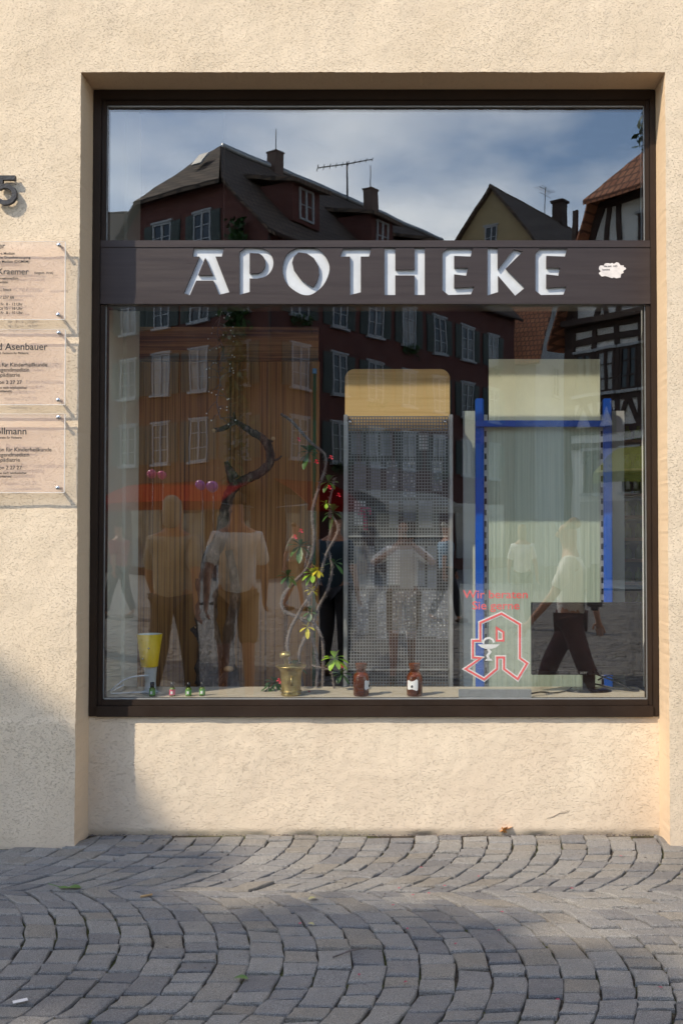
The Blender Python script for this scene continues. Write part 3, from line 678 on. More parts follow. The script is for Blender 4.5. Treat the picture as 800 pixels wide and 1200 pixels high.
# packets hanging behind the sheet
PK = []
for row, (pt0, pb0, its) in enumerate([(508, 535, [412, 429, 446, 472, 490, 508]), (540, 582, [414, 434, 453, 472, 506]), (586, 618, [414, 455, 472, 491]), (640, 690, [414, 428, 452, 468, 485, 500]), (692, 748, [419, 441, 459, 475, 495, 512])]):
    for k, px in enumerate(its):
        ww = random.choice((14, 15, 12)) if row < 3 else random.choice((13, 16, 11)); hh = pb0 - (0 if k % 2 else random.uniform(0, 8))
        PK.append((px, pt0, px + ww, hh, 'blister_foil' if row == 4 or (row == 1 and k in (2, 3, 4)) else random.choice(('packet_grey', 'packet_white', 'packet_grey'))))
pos = ['top row', 'second row', 'third row', 'fourth row', 'lowest row']
kk = {}
for (a, t, c_, d_, mt) in PK:
    x0_, x1_, z0_, z1_ = R4(a, t, c_, d_, YB + 0.05)
    e = empty('hanging_packet', ((x0_ + x1_) / 2, YB + 0.05, z0_), 'x', 'packet', 'packets hanging behind the perforated sheet')
    row = {508: 0, 540: 1, 586: 2, 640: 3, 692: 4}[t]; kk[row] = kk.get(row, 0) + 1
    ordn = ['first', 'second', 'third', 'fourth', 'fifth', 'sixth'][kk[row] - 1]
    e['label'] = '%s %s packet from the left in the %s behind the perforated sheet' % (ordn, {'blister_foil': 'silver blister', 'packet_grey': 'grey', 'packet_white': 'white'}[mt], pos[row])
    b = MB(); b.box(x0_, x1_, YB + 0.05, YB + 0.054, z0_, z1_)
    if mt == 'blister_foil':
        for ii in range(2):
            for jj in range(6): b.ball((x0_ + (x1_ - x0_) * (0.28 + 0.44 * ii), YB + 0.049, z0_ + (z1_ - z0_) * (jj + 0.6) / 6.3), 0.010, 8, 5, (1, 0.5, 1))
    b.build('card', mt, e)
    b = MB(); xm = (x0_ + x1_) / 2; b.bar((xm, YB + 0.003, z1_ - 0.006), (xm, YB + 0.062, z1_ - 0.006), 0.003, 0.003); b.build('hook', 'chrome', e)
# pink dispenser
q = P(427, 601, YB + 0.03); pk = empty('pink_dispenser', (q.x, q.y, q.z - 0.04), 'small pink plastic hook shaped item hanging behind the perforated sheet', 'plastic item')
b = MB(); b.tube(catmull([(q.x - 0.03, q.y + .02, q.z - 0.02), (q.x - 0.015, q.y + .02, q.z + 0.02), (q.x + 0.02, q.y + .02, q.z + 0.025), (q.x + 0.035, q.y + .02, q.z - 0.01)], 5), [0.012] * 15 + [0.006], 8); b.build('arm', 'pink_plastic', pk)
b = MB(); b.tube([(q.x, q.y + .02, q.z + 0.01), (q.x + 0.004, q.y + .02, q.z - 0.10)], [0.010, 0.014], 8); b.build('body', 'pink_plastic', pk)

# ---- blue stand with lime board and ribbed panel
bs = empty('blue_stand', P(636, 900, YB), 'blue metal display stand with a pale yellow green top board and ribbed panel', 'display stand')
zb = 0.12
b = MB()
for pa, pb in ((556.5, 566.5), (706, 716)):
    b.box(P(pa, 600, YB).x, P(pb, 600, YB).x, YB - 0.03, YB + 0.02, zb, P(560, 467.5, YB).z)
b.build('post', 'blue_paint', bs, 0.006)
b = MB(); a = P(557, 493, YB - 0.035); c_ = P(714, 500.5, YB - 0.035); b.box(a.x, c_.x, YB - 0.055, YB - 0.031, c_.z, a.z); b.build('crossbar', 'blue_paint', bs, 0.004)
x0, x1, z0, z1 = R4(572, 421.5, 702, 500, YB); b = MB(); b.box(x0, x1, YB - 0.02, YB - 0.008, z0, z1); b.build('top_board', 'lime_board', bs, 0.001)
x0, x1, z0, z1 = R4(569.5, 500, 704.5, 812, YB + 0.01); b = MB(); n = 96
for i in range(n):
    xa_ = x0 + (x1 - x0) * i / n; xb_ = x0 + (x1 - x0) * (i + 1) / n; xm = (xa_ + xb_) / 2; dd = 0.0016
    b.add([(xa_, YB, zb), (xm, YB - dd, zb), (xb_, YB, zb), (xa_, YB, z1), (xm, YB - dd, z1), (xb_, YB, z1)], [(0, 1, 4, 3), (1, 2, 5, 4)])
b.box(x0, x1, YB + 0.0005, YB + 0.01, zb, z1); b.build('ribbed_panel', 'ribbed_green', bs)
b = MB()
for px in (568.5, 704.8):
    q = P(px, 600, YB - 0.006).x; zc = P(px, 486, YB).z; b_z = zc; b.box(q - 0.012, q + 0.012, YB - 0.0055, YB - 0.003, 0.4, zc)
b.build('slotted_rail', 'steel_grey', bs)
b = MB()
for px in (568.5, 704.8):
    q = P(px, 600, YB - 0.006).x; py = 505
    while py < 806: a = P(px, py, YB - 0.006).z; c_ = P(px, py + 6.5, YB - 0.006).z; b.box(q - 0.006, q + 0.006, YB - 0.0075, YB - 0.006, c_, a); py += 13.2
o = b.build('slot', 'black_plastic', bs); o['kind'] = 'stuff'
# pale frosted side panels
fp = empty('frosted_screen', P(549, 900, 0.98), 'narrow frosted pale grey screen strip standing left of the blue stand', 'screen')
x0, x1, z0, z1 = R4(543, 481.5, 556.5, 600, 0.98); b = MB(); b.box(x0, x1, 0.98, 0.99, 0.12, z1); b.build('sheet', 'frosted', fp)
b = MB(); b.box(x0 - 0.004, x0 + 0.001, 0.976, 0.994, 0.12, z1); b.build('edge_strip', 'steel_grey', fp)
fp = empty('glass_screen', P(722, 900, 0.98), 'narrow grey glass screen strip standing right of the blue stand', 'screen')
x0, x1, z0, z1 = R4(712, 481.5, 731, 600, 0.98); b = MB(); b.box(x0, x1, 0.98, 0.99, 0.12, z1); b.build('sheet', 'frosted', fp)
x0, x1, z0, z1 = R4(721.5, 481.5, 731, 511, 0.965); b = MB(); b.prism([(x0, z0 + 0.02), (x0, z1), (x1, z1), (x1, z0 + 0.02), ((x0 + x1) / 2, z0)], lambda a, c: (a, 0.962, c), lambda a, c: (a, 0.966, c)); b.build('paper_tag', 'white_wall', fp)

# back shelf with bottles
for nm_, zrow in (('x', 0),):
    sh = empty('bottle_shelf', P(760, 900, 2.0), 'tall wooden shelf in the dark right corner holding rows of green bottles', 'shelf')
    b = MB(); x0 = P(731, 600, 2.0).x; x1 = x0 + 0.62
    rows = [515, 549, 578, 604, 630, 655, 682, 712]
    for py in rows: z = P(740, py, 2.0).z; b.box(x0, x1, 2.0, 2.3, z - 0.022, z)
    b.build('shelf_board', 'timber_shelf', sh, 0.002)
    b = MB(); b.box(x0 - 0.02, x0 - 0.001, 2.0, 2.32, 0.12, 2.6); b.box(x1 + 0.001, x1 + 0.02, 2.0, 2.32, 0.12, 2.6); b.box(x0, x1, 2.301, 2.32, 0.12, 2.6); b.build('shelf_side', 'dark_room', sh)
    bm_ = MB(); bm_.lathe([(0.0001, 0), (0.026, 0), (0.027, 0.06), (0.012, 0.078), (0.012, 0.098), (0.0001, 0.098)], (0, 0, 0), 12); bme = bm_.mesh('green_bottle')
    for ri, py in enumerate(rows):
        z = P(740, py, 2.0).z
        for k in range(2):
            o = link('green_bottle', bme, 'bottle_green', None, Matrix.Translation((x0 + 0.035 + 0.075 * k, 2.06, z)))
            tag(o, '%s small green bottle on the %s of the dark wooden shelf' % (['left', 'right'][k], ['top board', 'second board', 'third board', 'fourth board', 'fifth board', 'sixth board', 'seventh board', 'lowest board'][ri]), 'bottle', 'bottles on the dark shelf')

# ---- monitor
YM = 0.42
mo = empty('computer_monitor', (P(690, 810, YM).x, YM + 0.02, ZF), 'black flat computer monitor on a round foot at the right of the display', 'monitor')
x0, x1, z0, z1 = R4(622, 706, 753, 791, YM)
b = MB(); b.box(x0, x1, YM, YM + 0.03, z0, z1); b.build('casing', 'black_plastic', mo, 0.003)
b = MB(); b.box(x0 + 0.012, x1 - 0.012, YM - 0.0015, YM - 0.0002, z0 + 0.022, z1 - 0.012); b.build('screen', 'screen_black', mo)
xm = P(691, 800, YM).x; b = MB(); b.box(xm - 0.033, xm + 0.033, YM + 0.032, YM + 0.055, ZF + 0.008, z0 + 0.12); b.build('neck', 'black_plastic', mo, 0.004)
b = MB(); b.lathe([(0.0001, 0.014), (0.10, 0.011), (0.118, 0.005), (0.12, 0.0005), (0.0001, 0.0)], (xm, YM + 0.035, ZF), 36, None, 1, 0.55); b.build('foot', 'black_plastic', mo)
q = P(679, 789.5, YM - 0.002); text('brand_mark', 'acer', 0.022, (q.x, YM - 0.003, q.z), 'steel_grey', mo, 0.0004)
b = MB(); pth = [P(x, y, yy) for x, y, yy in ((745, 795, .5), (725, 797, .47), (712, 792, .5), (700, 797, .5))]
b.tube(catmull(pth), 0.004, 6); pth = [P(x, y, yy) for x, y, yy in ((698, 790, .5), (716, 797, .46), (736, 806, .44), (748, 809, .44), (728, 808, .42), (690, 800, .5))]
b.tube(catmull(pth), 0.0045, 6)
tag(b.build('monitor_cable', 'cable_black'), 'black cables hanging in loops behind the computer monitor foot', 'cable')
b = MB(); pth = [(P(622, 815, .35).x, .35, ZF + .005), (P(634, 815, .38).x, .40, ZF + .005), (P(645, 815, .4).x, .36, ZF + .006), (P(662, 815, .4).x, .42, ZF + .006), (P(672, 800, .4).x, .46, ZF + .02)]
b.tube(catmull(pth), 0.0035, 6); tag(b.build('power_cord', 'cable_black'), 'thin black power cord lying on the sill left of the monitor', 'cable')

# ---- pharmacy sheet leaning on the glass
YS = G + 0.020
ps = empty('pharmacy_sheet', P(583, 815, YS), 'clear sheet behind the glass with red lettering and the red pharmacy letter', 'window sign')
x0, x1, z0, z1 = R4(538, 684, 622, 808, YS); b = MB(); b.box(x0, x1, YS, YS + 0.002, z0, z1); b.build('clear_sheet', 'clear_film', ps)
x0, x1, z0, z1 = R4(537, 808, 622, 818.5, YS); b = MB(); b.box(x0, x1, YS - 0.003, YS + 0.02, z0, z1); b.build('base_strip', 'steel_grey', ps, 0.001)
for t_, px, py in (('Wir beraten', 580.5, 701), ('Sie gerne', 580.5, 714)):
    q = P(px, py, YS); text('lettering', t_, 0.058, (q.x, YS - 0.003, q.z), 'pharmacy_red', ps, 0.0005, 'CENTER', 0.0005, 1.12)
ZZ = (530, 680, 7.273)
def strokes(pts, wd, y, mat, closed=True, nm='emblem'):
    b = MB(); q = conv(ZZ, pts, YS)
    for quad in ribbon(q, wd, closed):
        b.prism([(v.x, v.y) for v in quad], lambda a, c: (a, y, c), lambda a, c: (a, y + 0.0008, c))
    return b.build(nm, mat, ps)
Aout = [(415, 283), (572, 375), (572, 663), (634, 708), (553, 842), (437, 755), (437, 657), (378, 657), (378, 755), (268, 845), (110, 755), (240, 662), (172, 658), (172, 515), (235, 515), (235, 362)]
strokes(Aout, 0.0210, YS - 0.002, 'pharmacy_white', nm='emblem_outline'); strokes(Aout, 0.0100, YS - 0.0036, 'pharmacy_red')
Ain = [(374, 405), (374, 514), (432, 514), (432, 442)]
strokes([(382, 425), (382, 506), (424, 506), (424, 448)], 0.0100, YS - 0.002, 'pharmacy_white', nm='emblem_outline'); strokes(Ain, 0.0095, YS - 0.0036, 'pharmacy_red')
b = MB()
def flat(pts): 
    b.prism(conv(ZZ, pts, YS), lambda a, c: (a, YS - 0.0055, c), lambda a, c: (a, YS - 0.0045, c))
flat([(212, 545), (400, 545), (372, 570), (330, 584), (282, 584), (240, 570)]); flat([(272, 684), (342, 684), (325, 668), (288, 668)])
for quad in ribbon(conv(ZZ, [(300, 584), (318, 610), (296, 640), (306, 670)], YS), 0.0125, False): b.prism([(v.x, v.y) for v in quad], lambda a, c: (a, YS - 0.0055, c), lambda a, c: (a, YS - 0.0045, c))
for quad in ribbon(conv(ZZ, [(262, 540), (262, 515), (282, 496), (312, 490), (338, 503), (352, 530)], YS), 0.0095, False): b.prism([(v.x, v.y) for v in quad], lambda a, c: (a, YS - 0.0055, c), lambda a, c: (a, YS - 0.0045, c))
b.build('snake_bowl', 'pharmacy_white', ps)

# ---- brass mortar and pestle
q = P(341, 817, 0.33); mx, my = q.x, 0.33; S = 1167 / 5.13
mt = empty('brass_mortar', (mx, my, ZF), 'brass mortar with flared rim standing on the sill', 'mortar')
b = MB(); b.lathe([(0.0001, 0.0), (0.050, 0.0), (0.052, 0.006), (0.049, 0.014), (0.051, 0.06), (0.054, 0.10), (0.056, 0.122), (0.066, 0.138), (0.079, 0.147), (0.079, 0.151), (0.070, 0.151), (0.052, 0.138), (0.047, 0.10), (0.043, 0.02), (0.0001, 0.016)], (mx, my, ZF), 36)
for zc in (0.022, 0.118): b.lathe([(0.050, zc - 0.004), (0.0575, zc), (0.050, zc + 0.004)], (mx, my, ZF), 36)
b.build('bowl', 'brass', mt)
b = MB(); b.tube(catmull([(mx + 0.01, my - 0.052, ZF + 0.10), (mx + 0.01, my - 0.070, ZF + 0.09), (mx + 0.01, my - 0.068, ZF + 0.07), (mx + 0.01, my - 0.05, ZF + 0.062)], 4), 0.0065, 8); b.build('handle', 'brass', mt)
pe = Matrix.Translation((mx - 0.004, my, ZF + 0.03)) @ Matrix.Rotation(R(-9), 4, 'Y')
b = MB(); b.lathe([(0.0001, 0), (0.012, 0.002), (0.014, 0.02), (0.009, 0.04), (0.010, 0.12), (0.012, 0.158), (0.026, 0.166), (0.030, 0.176), (0.027, 0.188), (0.012, 0.196), (0.0001, 0.197)], (0, 0, 0), 20, pe)
tag(b.build('brass_pestle', 'brass'), 'brass pestle with a round knob end standing inside the mortar', 'pestle')

# ---- amber bottles
def amber(px, label, lside):
    x = P(px, 815, 0.31).x; e = empty('amber_bottle', (x, 0.31, ZF), label, 'bottle', 'amber pharmacy bottles on the sill')
    pr = [(0.0001, 0.001), (0.036, 0.001), (0.040, 0.006), (0.0405, 0.10), (0.036, 0.112), (0.024, 0.120), (0.0235, 0.126), (0.026, 0.128), (0.026, 0.132)]
    b = MB(); b.lathe(pr, (x, 0.31, ZF), 28); b.build('body', 'amber_glass', e)
    b = MB(); b.lathe([(0.0001, 0.126), (0.021, 0.126), (0.023, 0.134), (0.0265, 0.136), (0.029, 0.156), (0.0325, 0.160), (0.031, 0.166), (0.0001, 0.168)], (x, 0.31, ZF), 24); b.build('stopper', 'amber_glass', e)
    b = MB(); th0 = lside; n = 8
    zp = [(0.040, 0.078), (0.034, 0.084), (0.036, 0.080), (0.038, 0.078), (0.038, 0.078), (0.036, 0.080), (0.034, 0.084), (0.030, 0.090), (0.036, 0.082)]
    vs = []; 
    for i in range(n + 1):
        t = R(th0 - 42 + 84 * i / n)
        for z in zp[i]: vs.append((x + 0.0412 * sin(t), 0.31 - 0.0412 * cos(t), ZF + z))
    b.add(vs, [(2 * i, 2 * i + 2, 2 * i + 3, 2 * i + 1) for i in range(n)], True); lb = b.build('label', 'pharmacy_white', e)
    b = MB(); t = R(th0); b.ball((x + 0.0415 * sin(t), 0.31 - 0.0415 * cos(t), ZF + 0.052), 0.007, 8, 6, (1, 0.2, 1)); b.build('seal_mark', 'ink', lb)
    return e
amber(423, 'left amber glass bottle with a stopper, white label mostly turned away', 70)
amber(485.5, 'right amber glass bottle with a stopper and white label facing the street', -18)

# ---- yellow lamp
q = P(175, 812, 0.40); lx, ly = q.x, 0.40; zt = P(175, 743, 0.40).z; zm = P(175, 781, 0.40).z
lp = empty('yellow_lamp', (lx, ly, ZF), 'small lamp with a tapered yellow shade on a pale glass stem', 'lamp')
s_ = 1167 / 5.2
b = MB(); r1, r0 = 14.7 / s_, 9.6 / s_
b.lathe([(r0, zm - ZF), (r1, zt - ZF), (r1 - 0.003, zt - ZF + 0.001)], (lx, ly, ZF), 32); shd = b.build('lamp_shade', 'yellow_shade', lp)
b = MB(); b.lathe([(r1 - 0.003, zt - ZF), (r0 - 0.003, zm - ZF), (0.0001, zm - ZF)], (lx, ly, ZF), 32); b.build('shade_lining', 'shade_inside', shd)
for dx, dz in ((0.010, 0.10), (-0.022, 0.045)): b = MB(); b.ball((lx + dx, ly - (r0 + (r1 - r0) * dz / (zt - zm)) + 0.001, zm + dz), 0.0045, 8, 6); b.build('rivet', 'chrome', shd)
b = MB(); b.lathe([(0.034, zm - ZF - 0.002), (0.028, 0.06), (0.030, 0.02), (0.052, 0.004), (0.052, 0.0005), (0.0001, 0.0005)], (lx + 0.006, ly, ZF), 28); b.build('stem', 'stem_glass', lp)
b = MB(); pth = [(P(174, 800, .34).x, .34, ZF + .10), (P(150, 800, .34).x, .33, ZF + .085), (P(133, 800, .34).x, .32, ZF + .03), (P(131, 812, .34).x, .35, ZF + .006), (P(150, 812, .34).x, .37, ZF + .006), (P(186, 812, .34).x, .31, ZF + .02)]
b.tube(catmull(pth), 0.0042, 6); b.tube(catmull([(P(145, 800, .34).x, .35, ZF + .05), (P(134, 800, .34).x, .33, ZF + .025), (P(128, 812, .34).x, .36, ZF + .006), (P(124, 812, .3).x, .4, ZF + .006)]), 0.0042, 6)
tag(b.build('lamp_cable', 'cable_white'), 'curled white cable lying beside the yellow lamp', 'cable')
# little bottles
for px, lm, lb_ in ((178.5, 'label_green', 'tiny black capped bottle with green label, nearest the yellow lamp'), (202, 'label_pink', 'tiny black capped bottle with pink label in the row on the sill'), (221, 'label_green', 'tiny green label bottle just right of the pink label bottle'), (236.5, 'label_green', 'tiny green label bottle at the right end of the row')):
    x = P(px, 815, 0.30).x; yy = 0.30 + (0.012 if px == 236.5 else 0); e = empty('small_bottle', (x, yy, ZF), lb_, 'bottle', 'tiny bottles on the sill')
    b = MB(); b.lathe([(0.0001, 0), (0.0145, 0), (0.0148, 0.038), (0.008, 0.045), (0.0001, 0.045)], (x, yy, ZF), 16); b.build('flask', 'bottle_green', e)
    b = MB(); b.lathe([(0.0153, 0.006), (0.0153, 0.034)], (x, yy, ZF), 16); b.build('label', lm, e)
    b = MB(); b.box(x - 0.006, x + 0.005, yy - 0.0165, yy - 0.0156, ZF + 0.012, ZF + 0.026); b.build('label_patch', 'pharmacy_white', e)
    b = MB(); b.lathe([(0.0001, 0.045), (0.0105, 0.045), (0.0100, 0.070), (0.0001, 0.071)], (x, yy, ZF), 14); b.build('cap', 'black_plastic', e)

# ---- dead branch
random.seed(11)
def PL(pts, y): return [P(p[0], p[1], (p[2] if len(p) > 2 else y)) for p in pts]
YT = 0.80
db = empty('dead_branch', P(248, 815, YT), 'bare gnarled dead tree branch standing in the window', 'branch')
base = P(248, 830, YT)
b = MB()
b.tube(catmull([(base.x, YT, 0.12)] + PL([(246, 812), (243, 790), (247, 760), (241, 725), (244, 690), (247, 655), (253, 625), (262, 604), (266, 588), (272, 573), (284, 564), (298, 557), (312, 550), (316, 538), (314, 522), (306, 512), (296, 507), (285, 499), (276, 494)], YT), 4), [0.075, 0.07, 0.068, 0.066] + [0.066] * 4 + [0.056] * 12 + [0.046] * 12 + [0.036] * 12 + [0.030] * 12 + [0.022] * 12 + [0.017] * 8, 12, True, 0.13) if False else None
pth = catmull([(base.x, YT, 0.12)] + PL([(246, 812), (243, 790), (247, 760), (241, 725), (244, 690), (247, 655), (258, 632), (262, 612), (266, 590), (272, 573), (284, 564), (298, 557), (311, 549), (317, 538), (314, 522), (306, 512), (296, 507), (285, 499), (276, 494), (271, 490)], YT), 5)
n = len(pth); rad = [0.050 * (1 - i / n) ** 0.9 + 0.008 + 0 for i in range(n)]
RT = [.072, .07, .067, .064, .058, .053, .046, .036, .033, .031, .029, .027, .026, .025, .024, .023, .021, .019, .016, .012, .008]
rad = [(RT[min(len(RT) - 1, int(i / 5))] * (1 - (i % 5) / 5) + RT[min(len(RT) - 1, int(i / 5) + 1)] * (i % 5) / 5) * (1 + .12 * noise.noise(Vector((i * .8, 0, 0)))) for i in range(n)]
b.tube(pth, rad, 14, True, 0.17); tr = b.build('trunk', 'bark', db)
for pl_, r0, r1 in (([(276, 494), (262, 502), (251, 504)], 0.015, 0.012), ([(298, 505), (312, 519), (320, 514)], 0.016, 0.010), ([(274, 572), (269, 555), (265, 541)], 0.026, 0.012), ([(265, 541), (272, 552), (277, 560)], 0.010, 0.018),
                    ([(262, 610), (268, 600), (262, 590)], 0.02, 0.012), ([(276, 494), (274, 486), (275, 483)], 0.010, 0.006), ([(318, 540), (326, 538), (330, 534)], 0.008, 0.004), ([(240, 700), (233, 690), (232, 678)], 0.02, 0.014), ([(241, 745), (232, 742), (226, 735)], 0.026, 0.02)):
    b = MB(); pp = catmull(PL(pl_, YT), 4); k = len(pp); b.tube(pp, [r0 + (r1 - r0) * i / (k - 1) for i in range(k)], 9, True, 0.14); b.build('side_branch', 'bark', tr)
for (px, py) in ((250.5, 504.5), (320, 514), (228, 736)):
    q = P(px, py, YT - 0.012); b = MB(); b.ball(q, 0.012, 10, 6, (1, 0.5, 1)); b.build('cut_end', 'cut_wood', tr)
d2 = empty('dead_stump', P(272, 815, 0.86), 'second shorter dead stem leaning beside the gnarled branch', 'branch')
b = MB(); base2 = P(275, 830, .86)
pth = catmull([(base2.x, .86, 0.12)] + PL([(272, 812), (268, 780), (268, 745), (274, 715), (276, 690), (272, 664), (268, 645)], 0.86), 5); n = len(pth)
b.tube(pth, [0.048 * (1 - 0.6 * i / n) for i in range(n)], 12, True, 0.12); b.build('trunk', 'bark', d2)
b = MB(); pp = catmull(PL([(256, 802), (264, 792), (271, 785)], 0.76), 4); b.tube(pp, [0.016 + 0.006 * i / 8 for i in range(len(pp))], 9, True, 0.1); b.build('side_branch', 'bark', d2)
b = MB(); b.ball(P(268, 784, 0.74), 0.022, 10, 6, (1.3, 0.6, 0.8)); b.build('cut_end', 'cut_wood', d2)

# glittering twig garland hanging from the top
gr = empty('twig_garland', P(262, 370, 0.7), 'thin hanging twig garland with small pale glass beads', 'garland')
random.seed(5); b = MB(); bd = MB()
mainp = catmull([P(x, y, 0.7) for x, y in ((262, 352), (258, 372), (255, 392), (262, 410), (256, 430), (258, 450), (254, 470), (258, 490))], 6)
b.tube([Vector((mainp[0].x, 0.7, 3.94)), mainp[0]], 0.0022, 5); b.tube(mainp, 0.0035, 6)
for i in range(0, len(mainp), 2):
    p0 = mainp[i]
    for k in range(2):
        p1 = p0 + Vector((random.uniform(-0.07, 0.09), random.uniform(-0.03, 0.03), random.uniform(-0.07, 0.05))); b.tube([p0, (p0 + p1) / 2 + Vector((0, 0, 0.008)), p1], [0.0022, 0.0018, 0.001], 5)
        bd.ball(p1, 0.0042, 6, 4)
b.build('twig', 'thorn_stem', gr); o = bd.build('bead', 'pharmacy_white', gr); o['kind'] = 'stuff'

# ---- crown of thorns plant
random.seed(21)
pp_ = empty('thorny_plant', P(360, 815, 0.78), 'tall thorny potted plant with twisting grey stems, green leaves and red flowers', 'plant')
YPt = 0.74
stems = [
 ([(366, 812), (350, 775), (362, 738), (352, 725), (333, 716), (331, 700), (345, 682), (362, 662), (368, 630), (366, 600), (374, 570), (381, 548), (380, 532), (368, 522), (352, 505), (340, 492), (329, 485)], 0.013, 0.009, 0.74),
 ([(366, 812), (372, 780), (366, 745), (372, 715), (384, 690), (389, 665), (384, 640), (388, 615), (386, 590), (392, 560)], 0.012, 0.007, 0.80),
 ([(358, 812), (340, 780), (338, 745), (352, 715), (362, 700), (374, 678), (382, 650), (396, 620), (385, 600)], 0.012, 0.008, 0.70),
 ([(375, 812), (379, 775), (376, 745), (365, 728), (352, 724)], 0.012, 0.008, 0.66),
 ([(392, 812), (388, 788), (378, 783), (365, 780)], 0.007, 0.004, 0.55),
 ([(370, 812), (352, 790), (352, 760), (360, 735), (362, 700), (357, 670), (362, 640)], 0.010, 0.006, 0.86)]
st_pts = []
for pl_, r0, r1, yy in stems:
    pts_ = [P(p[0], p[1], yy) for p in pl_]; pts_[0].z = 0.4 if yy > 0.64 else pts_[0].z; c_ = catmull(pts_, 6); n = len(c_)
    for v in c_: v.y += 0.02 * noise.noise(v * 5)
    b = MB(); b.tube(c_, [(r0 + (r1 - r0) * i / n) * 0.85 for i in range(n)], 8, True, 0.12); so_ = b.build('stem', 'thorn_stem', pp_)
    b = MB()
    for i in range(1, n - 1):
        for k in range(4):
            u = c_[i].lerp(c_[i + 1], random.random()); d = Vector((random.gauss(0, 1), random.gauss(0, 1), random.gauss(0, 0.5))).normalized(); r = (r0 + (r1 - r0) * i / n) * 0.8
            b.tube([u + d * r * 0.7, u + d * (r + random.uniform(0.008, 0.014))], [0.0018, 0.0002], 4, False)
    t_o = b.build('thorn', 'thorn', so_); t_o['kind'] = 'stuff'
    st_pts.append(c_)
def leaf_mb(b, c, d, L, Wd, droop=0.25):
    d = Vector(d).normalized(); side = d.cross(Vector((0, 0, 1)));
    if side.length < 0.1: side = Vector((1, 0, 0))
    side.normalize(); up = side.cross(d)
    prof = [(0, 0.12), (0.25, 0.55), (0.55, 1.0), (0.8, 0.85), (0.94, 0.45), (1.0, 0.05)]; vs = []; fs = []
    for t, wv in prof:
        m_ = Vector(c) + d * L * t - Vector((0, 0, 1)) * droop * L * t * t + up * 0
        vs += [m_ - side * Wd / 2 * wv + up * 0.12 * Wd * wv, m_, m_ + side * Wd / 2 * wv + up * 0.12 * Wd * wv]
    for i in range(len(prof) - 1):
        a = 3 * i; fs += [(a, a + 1, a + 4, a + 3), (a + 1, a + 2, a + 5, a + 4)]
    b.add(vs, fs, True)
for (px, py, yy, n, mt, L) in ((362, 530, .70, 5, 'leaf_dark', .10), (352, 640, .66, 6, 'leaf_dark', .09), (337, 675, .66, 5, 'leaf_dark', .075), (372, 668, .55, 5, 'leaf_yellow', .06), (366, 672, .57, 6, 'leaf_bright', .07), (392, 660, .60, 3, 'leaf_dark', .08), (366, 692, .6, 3, 'leaf_yellow', .05),
                            (363, 718, .66, 2, 'leaf_dark', .07), (360, 735, .62, 2, 'leaf_yellow', .06), (392, 772, .45, 7, 'leaf_bright', .09), (345, 780, .52, 5, 'leaf_dark', .08), (322, 800, .50, 7, 'leaf_dark', .075), (385, 565, .7, 4, 'leaf_dark', .08), (390, 600, .7, 5, 'leaf_dark', .08), (382, 590, .72, 2, 'leaf_bright', .05), (400, 790, .6, 4, 'leaf_dark', .08), (315, 806, .45, 5, 'leaf_dark', .05)):
    q = P(px, py, yy); b = MB()
    n += 3
    for k in range(n):
        a = 2 * pi * (k + random.uniform(-.3, .3)) / n; leaf_mb(b, q, (cos(a), -0.35 + random.uniform(-.3, .3), sin(a) * 0.8 + 0.15), L * random.uniform(.55, 0.95), L * 0.42, 0.35)
    b.build('leaf_cluster', mt, pp_)
fl = MB()
for (px, py, yy) in ((346, 629, .60), (353, 622, .60), (371, 541, .66), (388, 536, .66), (386, 571, .66), (397, 580, .7), (388, 606, .7), (327, 797, .46), (336, 796, .46), (349, 781, .46), (400, 780, .5), (363, 812, .44), (350, 515, .7), (330, 800, .48)):
    q = P(px, py, yy)
    for k in range(4):
        a = pi * k / 2 + 0.4; leaf_mb(fl, q, (cos(a), -0.6, sin(a)), 0.015, 0.017, 0)
fo = fl.build('flower', 'flower_red', pp_)
q = P(360, 830, .78); b = MB(); b.lathe([(0.0001, 0.12), (0.13, 0.12), (0.17, 0.40), (0.185, 0.41), (0.185, 0.44), (0.165, 0.44), (0.16, 0.41), (0.0001, 0.405)], (q.x, .78, 0), 24); b.build('pot', simple('terracotta', (0.3, 0.12, 0.06), 0.8), pp_)

# ================================================================== THINGS ON THE FRONT WALL
YW = -0.004
def conv5(pts): return [((lambda q: (q.x, q.z))(P(u, v, -0.02))) for u, v in pts]
n5 = P(-4.5, 241, 0); b = MB()
q5 = [(19.2, 209.2), (2.6, 209.2), (1.6, 221.5)]
for quad in ribbon([(v[0], v[1]) for v in conv5(q5)], 0.021, False): b.prism([(v.x, v.y) for v in quad], lambda a, c: (a, -0.034, c), lambda a, c: (a, -0.014, c))
q5 = [(-0.5, 221.5), (3, 219.6), (7.5, 218.6), (12.5, 219.6), (16.5, 222.6), (18.4, 227), (18, 231.6), (15, 235.8), (10.5, 238.2), (5.5, 238.2), (-3, 234.5)]
for quad in ribbon(conv5(q5), 0.0212, False): b.prism([(v.x, v.y) for v in quad], lambda a, c: (a, -0.0345, c), lambda a, c: (a, -0.0145, c))
t5 = b.build('house_number', 'number_metal')
tag(t5, 'dark metal house number five mounted on the cream wall', 'house number')
b = MB(); b.tube([(n5.x + .098, YW - .02, n5.z + .06), (n5.x + .098, 0.0, n5.z + .06)], 0.004, 8); b.tube([(n5.x + .08, YW - .02, n5.z + .135), (n5.x + .08, 0.0, n5.z + .135)], 0.004, 8); b.build('standoff', 'chrome', t5)
YPl = -0.047
